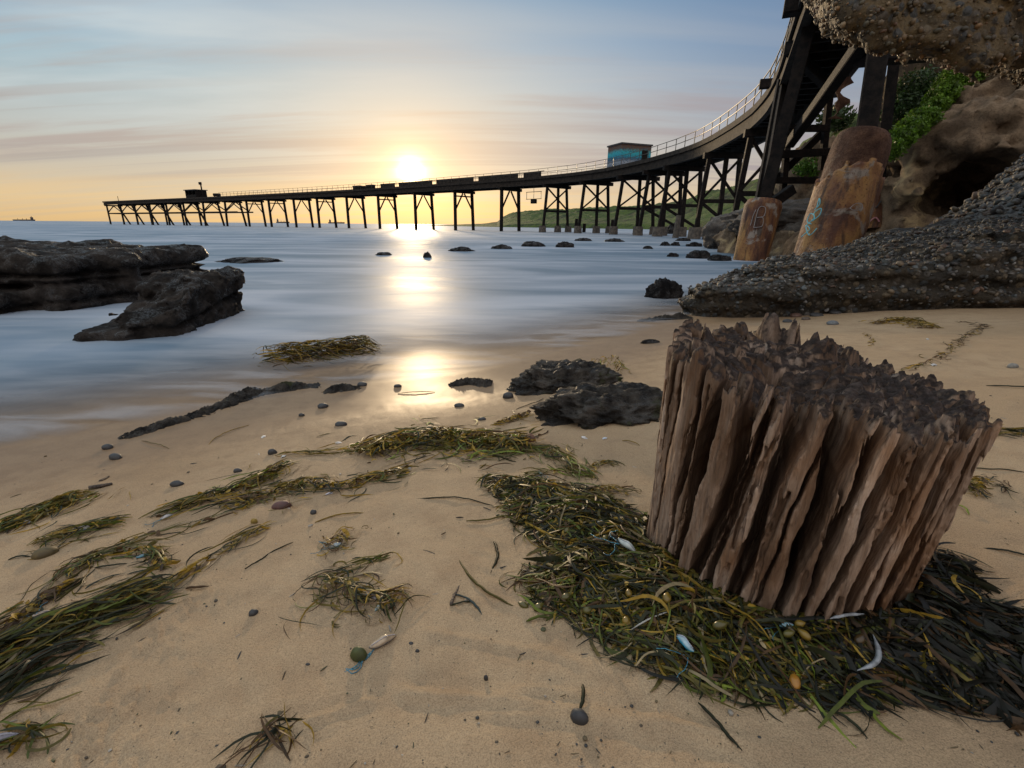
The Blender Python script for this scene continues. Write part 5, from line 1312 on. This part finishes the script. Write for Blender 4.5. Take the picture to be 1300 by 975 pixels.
# feather and pale ribbons in the kelp
def pale(px0, py0, px1, py1, w, bend, label, col=(.42, .45, .48)):
    a, b = on_ground(px0, py0), on_ground(px1, py1); n = 14; t = np.linspace(0, 1, n); d = (b - a); nr = np.array([-d[1], d[0], 0]); L = np.linalg.norm(d); nr /= L
    V = []; 
    for k in range(n):
        c = a + d * t[k] + nr * math.sin(t[k] * math.pi) * bend * L + np.array([0, 0, .012]); q = w / 2 * min(1, t[k] * 4 + .1, (1 - t[k]) * 4 + .1)
        V += [c - nr * q, c + np.array([0, 0, q * .5]), c + nr * q, c - np.array([0, 0, .002])]
    F = [(k * 4 + j, k * 4 + (j + 1) % 4, k * 4 + 4 + (j + 1) % 4, k * 4 + 4 + j) for k in range(n - 1) for j in range(4)]
    o = mesh_np("feather", np.array(V), F, M['weed'], None, True, np.tile(col, (len(V), 1))); origin_to(o, tuple(a)); tag(o, label, "feather")
pale(1086, 858, 1106, 812, .009, -.2, "curved pale bluish feather lying in the dark kelp below the stump")
pale(1052, 792, 1095, 786, .008, .05, "straight pale grey feather at the foot of the stump's front")
pale(800, 806, 850, 782, .004, .05, "thin white quill in the green part of the heap", (.5, .48, .44))

# bluebottles
def bluebottle(px, py, L, rot, label, tint=(.10, .34, .42), pale_=(.62, .66, .68), sit=None):
    p = on_ground(px, py) if sit is None else sit; rt = thing("bluebottle", label, "bluebottle", tuple(p), "stranded bluebottles")
    bv, bf = ico(4); v = bv.copy(); x = v[:, 0]
    rr = .30 * (1 - .55 * np.maximum(x, 0) ** 1.5 - .25 * np.maximum(-x, 0) ** 2)
    v[:, 1] *= rr; v[:, 2] *= rr * .95; v[:, 2] += .07 * np.sin(x * 4 + 1); v = v * L / 2
    k = sstep(-.2, .6, bv[:, 2] + .25 * noise3(bv[:, 0] * 4, bv[:, 1] * 4, bv[:, 2] * 4, int(px)))[:, None]
    R_ = rotm(rot, .1, .3); z0 = -(v @ R_.T)[:, 2].min() + .002
    mesh_np("float", v @ R_.T + (0, 0, z0), bf, M['jelly'], rt, True, np.array(tint) * (1 - k) + np.array(pale_) * k)
    n = 18; t = np.linspace(-.85, .8, n); V = []
    for q in t: 
        hgt = .06 + .05 * abs(math.sin(q * 17)); zt = .30 * .9 * (1 - .5 * max(q, 0) ** 1.5) * math.sqrt(max(0, 1 - q * q)) + .07 * math.sin(q * 4 + 1)
        V += [(q, -.012, zt - .02), (q, .012, zt - .02), (q, .006, zt + hgt), (q, -.006, zt + hgt)]
    F = [(i * 4 + j, i * 4 + (j + 1) % 4, i * 4 + 4 + (j + 1) % 4, i * 4 + 4 + j) for i in range(n - 1) for j in range(4)]
    V = np.array(V) * L / 2; mesh_np("crest", V @ R_.T + (0, 0, z0), F, M['jelly'], rt, True, np.tile((.55, .55, .62), (len(V), 1)))
    r = np.random.default_rng(int(px)); mb = MB()
    for j in range(3):
        a = rot + math.pi + r.normal() * .5; q = np.array([math.cos(rot) * -L * .3, math.sin(rot) * -L * .3, L * .06])
        for s in range(9):
            a += r.normal() * .5; e = q + np.array([math.cos(a), math.sin(a), 0]) * L * .16; e[2] = max(.003, q[2] * .6); mb.tube(q, e, L * .018, L * .014, 5); q = e
    mb.build("tentacle", M['tendril'], rt, True)
for a in [
    (868, 820, .046, 2.0, "bright blue bluebottle in the green heap in front of the stump", (.04, .36, .55), (.45, .62, .70)),
    (998, 797, .030, .2, "small blue bluebottle scrap at the foot of the stump's front face", (.04, .30, .45), (.25, .5, .6)),
    (796, 696, .055, -.9, "clear glassy bluebottle wedged between the heap and the stump's left side", (.28, .36, .36), (.62, .66, .64)),
    (427, 695, .040, .7, "teal bluebottle in the straw coloured tangle", (.05, .30, .32), (.5, .6, .62)),
    (474, 760, .034, -.6, "mauve bluebottle in the spiky tangle of weed, upper of two", (.20, .20, .32), (.55, .52, .58)),
    (482, 772, .030, 1.2, "pale teal bluebottle in the spiky tangle of weed, lower of two", (.12, .36, .40), (.55, .64, .62)),
    (487, 818, .058, .7, "sandy bluebottle with a beige crest below the spiky tangle", (.10, .13, .17), (.55, .42, .28)),
    (107, 674, .050, .4, "white bluebottle with a blue tail on the weed tuft at the left", (.06, .28, .40), (.78, .74, .66)),
    (34, 666, .040, .8, "blue grey bluebottle on the golden clump at the left edge", (.22, .28, .42), (.58, .58, .66)),
    (212, 658, .036, 1.1, "little white bluebottle below the thick bunch of weed", (.10, .22, .30), (.74, .72, .70)),
    (182, 708, .030, .6, "dark blue bluebottle in the hooked weed strand", (.03, .16, .24), (.12, .3, .38)),
    (57, 782, .038, .5, "blue bluebottle with an orange tipped float above the large weed bed", (.02, .18, .30), (.55, .42, .30)),
    (685, 602, .034, 2.2, "pale green clear bluebottle among the crossed blades left of the stump", (.25, .38, .34), (.60, .66, .60)),
    (512, 556, .030, .1, "blue white bluebottle set in the central golden clump", (.2, .3, .42), (.6, .62, .66)),
    (2, 942, .045, .5, "dark purple bluebottle at the bottom left corner", (.06, .05, .09), (.3, .28, .33))]:
    bluebottle(*a)
def shell(px, py, s, rot, label, col):
    p = on_ground(px, py); n, m_ = 20, 9; V = []; 
    for j in range(m_):
        for i in range(n):
            t = -1.25 + 2.5 * i / (n - 1); q = j / (m_ - 1); rr = q * (1 + .03 * math.cos(t * 26)); V.append((rr * math.sin(t), rr * math.cos(t) - .4, .42 * math.sin(math.pi * (.12 + .75 * q)) * math.cos(t * .9) + .012 * q * math.cos(t * 26)))
    V = np.array(V) * s; F = [(j * n + i, j * n + i + 1, (j + 1) * n + i + 1, (j + 1) * n + i) for j in range(m_ - 1) for i in range(n - 1)]
    V = V @ rotm(rot, 0, 0).T; V[:, 2] -= V[:, 2].min() - .001; W_ = V - (0, 0, s * .06); k = len(V)
    rr = np.random.default_rng(int(px)); C = np.tile(col, (2 * k, 1)) * (1 + .25 * np.sin(np.repeat(np.arange(m_), n) * 2.1))[np.tile(np.arange(k), 2)][:, None]
    o = mesh_np("shell", np.concatenate([V, W_]), F + [tuple(x + k for x in f[::-1]) for f in F], M['peb'], None, True, np.clip(C, 0, 1)); o.location = p; tag(o, label, "shell", "shells on the beach")
for a in [(763, 664, .014, .5, "white shell half buried in the heap left of the stump", (.62, .58, .52)), (520, 594, .016, 2, "pale grey shell at the end of the knotted strand", (.48, .45, .42)), (418, 628, .016, .4, "pale violet shell on the knotted weed strand", (.46, .42, .46)), (335, 555, .018, 1.6, "small white forked shell near the thin rock outcrop", (.7, .66, .6)), (429, 563, .018, .3, "white shell left of the central golden clump", (.64, .6, .56)), (742, 556, .018, 2.2, "white shell on the sand below the nearer weedy rock", (.62, .58, .55)), (768, 557, .014, .6, "small blue white shell right of the other one below the nearer weedy rock", (.5, .54, .6)), (1178, 431, .02, 1, "small grey shell right of the golden tuft before the ledge", (.4, .4, .4)), (1186, 464, .026, .4, "pale shell caught in the dark weed chain behind the stump", (.45, .43, .42)), (478, 744, .009, .2, "ring shaped tan shell on top of the spiky tangle", (.45, .32, .18)), (360, 580, .014, 1.2, "white shell on the upper end of the thick bunch", (.62, .6, .56))]:
    shell(*a)

# pebbles, sticks, crumbs
def pebble(px, py, wpx, hpx, label, seed, col=(.03, .03, .033)):
    p = ground(px, py); sc = np.linalg.norm(p - EYE) / FPX; bv, bf = ico(3); r = np.random.default_rng(seed)
    s = np.array([wpx / 2 * sc, wpx / 2 * sc * r.uniform(.6, .9), max(hpx * .62, 2) * sc])
    v = bv * (1 + .18 * fbm(bv[:, 0] * 1.3 + seed, bv[:, 1] * 1.3, bv[:, 2] * 1.3, 3, seed)[:, None]) * s
    o = mesh_np("pebble", v @ rotm(r.normal() * .3, 0, 0).T, bf, M['peb'], None, True, np.tile(col, (len(v), 1)) * (1 + .3 * noise3(bv[:, 0] * 3, bv[:, 1] * 3, bv[:, 2] * 3, seed)[:, None]))
    o.location = (p[0], p[1], p[2] + s[2] * .35); tag(o, label, "pebble", "pebbles on the beach")
for k, a in enumerate([
    (147, 582, 14, 6, "long dark pebble below the pointed rock tail"), (137, 569, 10, 5, "small dark pebble touching the pointed rock tail"), (225, 616, 13, 6, "black pebble alone above the thick bunch of weed"), (346, 576, 10, 7, "dark round pebble above the upper end of the thick bunch"),
    (302, 599, 9, 5, "dark pebble left of the thick bunch's upper end"), (410, 517, 12, 6, "dark flat pebble below the little broken rock"), (433, 540, 14, 6, "dark oval pebble above the curved weed wisps"), (583, 516, 13, 5, "dark oval pebble below the flat rock at the wet edge"), (383, 528, 7, 4, "tiny dark pebble left of the dark flat pebble under the broken rock"),
    (612, 533, 10, 4, "pale grey pebble right of the dark oval pebble at mid beach"), (672, 559, 16, 11, "rounded red brown pebble at the right end of the central clump", (.16, .07, .04)), (735, 913, 19, 14, "black pebble at the bottom, the largest in the near sand"), (322, 780, 9, 7, "dark pebble alone in the open sand at lower left"), (391, 845, 5, 4, "tiny dark pebble left of the sandy bluebottle"), (522, 819, 6, 5, "black pebble right of the sandy bluebottle, upper of two"), (530, 828, 5, 5, "black pebble right of the sandy bluebottle, lower of two"), (617, 862, 5, 7, "small upright dark pebble at the bottom centre"), (358, 644, 20, 9, "red brown weedy lump below the knotted strand", (.09, .035, .03)), (456, 835, 18, 16, "round green brown kelp ball left of the sandy bluebottle", (.05, .06, .01)), (398, 652, 7, 6, "dark pebble between the knotted strand and the straw tangle"), (58, 705, 18, 9, "brown kelp lump below the white bluebottle's tuft", (.09, .06, .015)), (323, 664, 7, 7, "golden bladder pebble above the slim weed strand", (.25, .16, .02)), (1293, 797, 16, 9, "grey stone at the right edge on the dark kelp", (.08, .08, .085)),
    (1010, 402, 12, 5, "reddish pebble nearest the stump in the row below the ledge", (.10, .05, .035)), (1036, 401, 14, 4, "dark flat pebble at the right of the row below the ledge"), (1000, 409, 11, 4, "dark pebble at the left end of the row below the ledge"), (1023, 406, 10, 4, "brown pebble in the middle of the row below the ledge", (.08, .055, .04)), (1060, 398, 12, 4, "flat dark pebble farthest right against the ledge's foot"), (1057, 412, 12, 5, "bluish grey pebble below the row at the ledge", (.12, .13, .14)), (996, 424, 10, 5, "dark pebble nearest the stump's spikes on the sand behind it"), (1285, 467, 8, 5, "grey pebble on the bare sand at the far right", (.2, .19, .17)), (700, 480, 8, 3, "tiny dark pebble in the wet sand above the farther weedy rock"), (460, 489, 12, 5, "dark pebble at the wet edge left of the sun's reflection"), (505, 491, 10, 4, "dark pebble at the wet edge just left of the sun's reflection"), (645, 505, 14, 9, "dark lump of stone left of the farther weedy rock")]):
    pebble(a[0], a[1], a[2], a[3], a[4], 900 + k, *(a[5:] or ()))
def stick(px0, py0, px1, py1, rr, label):
    a, b = ground(px0, py0), ground(px1, py1); mb = MB(); r = np.random.default_rng(int(px0)); n = 7
    pts = [a + (b - a) * t + np.array([0, 0, rr * .8]) + r.normal(size=3) * np.array([1, 1, .2]) * .004 * np.linalg.norm(b - a) * 4 for t in np.linspace(0, 1, n)]
    for k in range(n - 1): mb.tube(pts[k] - a, pts[k + 1] - a, rr * (1 - .08 * k), rr * (1 - .08 * (k + 1)), 8)
    o = mb.build("driftwood_stick", M['stick'], None, True); o.location = a; tag(o, label, "stick")
stick(114, 622, 143, 616, .009, "short thick driftwood stick between the golden clump and the thick bunch at left")
stick(128, 612, 139, 606, .006, "twisted brown twig just above the short driftwood stick")
stick(572, 770, 583, 745, .004, "tiny pale driftwood splinter right of the spiky tangle")

# flecks of shell and weed no one could count
r = np.random.default_rng(970); n = 800
px = r.uniform(-60, 1360, n); py = 975 - (975 - 500) * r.random(n) ** 1.0
G = np.array([at_z(a, b, .3) for a, b in zip(px, py)]); g = sand_h(G[:, 0], G[:, 1]); s_ = shore_s(G[:, 0], G[:, 1])
keep = (s_ > .25) & ~in_stump(G[:, 0], G[:, 1], .01); G = G[keep]; g = g[keep]; G[:, 2] = g
bv, bf = ico(1); out = []; F = []; C = []
pal = np.array([(.03, .03, .03), (.05, .035, .02), (.10, .07, .03), (.35, .31, .26), (.06, .06, .02), (.02, .02, .02)])
for k, p in enumerate(G):
    s = .0016 * r.lognormal(0, .45) * (1 + np.linalg.norm(p[:2]) * .35); sc = s * np.array([1, r.uniform(.4, 1), r.uniform(.3, .7)])
    if r.random() < .25: sc[0] *= 3.5; sc[1] *= .6
    out.append((bv * sc) @ rotm(r.uniform(0, 6.28), 0, 0).T + p + (0, 0, sc[2] * .4)); F.append(bf + k * len(bv)); C.append(np.tile(pal[r.integers(len(pal))], (len(bv), 1)))
o = mesh_np("beach_grit", np.concatenate(out), np.concatenate(F), M['peb'], None, False, np.concatenate(C)); o["kind"] = "stuff"; tag(o, "scatter of tiny dark shell and weed flecks on the sand", "grit")

# ------------------------------------------------------------------ bushes on the cliff
def bush(label, blobs, leaf, n, col, seed, name="bush", cat="bush", group=None, elong=1.6):
    r = np.random.default_rng(seed); V = []; C = []
    vol = np.array([b[1][0] * b[1][1] * b[1][2] for b in blobs]) ** .67; vol /= vol.sum()
    for (c, s), q in zip(blobs, vol):
        m_ = int(n * q); d = r.normal(size=(m_, 3)); d /= np.linalg.norm(d, axis=1)[:, None]; rad = r.random(m_) ** .33 * (1 + .25 * fbm(d[:, 0] * 2 + c[0], d[:, 1] * 2, d[:, 2] * 2, 3, seed))
        P = np.array(c) + d * np.array(s) * rad[:, None]
        u = r.normal(size=(m_, 3)); u[:, 2] += .2; u /= np.linalg.norm(u, axis=1)[:, None]; w_ = np.cross(u, d + r.normal(size=(m_, 3)) * .5); w_ /= np.linalg.norm(w_, axis=1)[:, None] + 1e-9
        L = leaf * r.uniform(.6, 1.4, (m_, 1))
        V.append(np.stack([P, P + u * L * .5 + w_ * L / elong / 2, P + u * L, P + u * L * .5 - w_ * L / elong / 2], 1).reshape(-1, 3))
        C.append(np.repeat(np.array(col) * r.uniform(.55, 1.5, (m_, 1)) * np.array([1, 1, .9]), 4, 0))
    V = np.concatenate(V); F = np.arange(len(V)).reshape(-1, 4)
    o = mesh_np(name, V, F, M['leaf'], None, False, np.concatenate(C)); b0 = blobs[0]; origin_to(o, (b0[0][0], b0[0][1], b0[0][2] - b0[1][2])); return tag(o, label, cat, group)
def bb(px, py, y, rx, ry, rz): return (at_y(px, py, y), (rx, ry, rz))
bush("bright green bush trailing down the cliff's top edge, upper part below the overhang", [bb(1232, 88, 15, .5, .5, .35), bb(1212, 104, 14.8, .45, .5, .4), bb(1198, 122, 14.6, .38, .5, .35), bb(1188, 136, 14.4, .3, .4, .25)], .075, 11000, (.13, .24, .02), 1001)
bush("bright green bush trailing down the cliff's edge, lower part beside the jetty column", [bb(1172, 150, 13.8, .38, .4, .25), bb(1158, 162, 13.6, .36, .4, .25), bb(1144, 176, 13.4, .30, .4, .25), bb(1134, 190, 13.2, .22, .3, .25)], .07, 9500, (.12, .23, .02), 1002)
bush("dark green bush in the hollow behind the cliff's bright green edge", [bb(1165, 118, 17.5, .8, .8, .7), bb(1150, 140, 17.2, .6, .7, .55), bb(1180, 130, 17.4, .6, .7, .55), bb(1145, 165, 17, .4, .6, .45)], .10, 9000, (.03, .065, .015), 1003)
bush("small bright green bush on the slope behind the large caisson", [bb(1028, 215, 26, .75, .7, .5), bb(1034, 206, 26.2, .5, .5, .5)], .13, 3500, (.09, .20, .02), 1004)
bush("little round trees on the hill's skyline behind the jetty struts", [bb(1062, 150, 112, 3.2, 3, 2.4), bb(1054, 153, 112, 2.0, 2, 1.6)], 1.0, 900, (.035, .06, .015), 1006, "tree_clump", "trees")
# rock face behind the bushes
block_at(1215, 120, 19.5, (2.1, 2.0, 3.2), "dark brown rock face behind the dark green bush", 235, M['cliff'], sub=5, amp=.35)
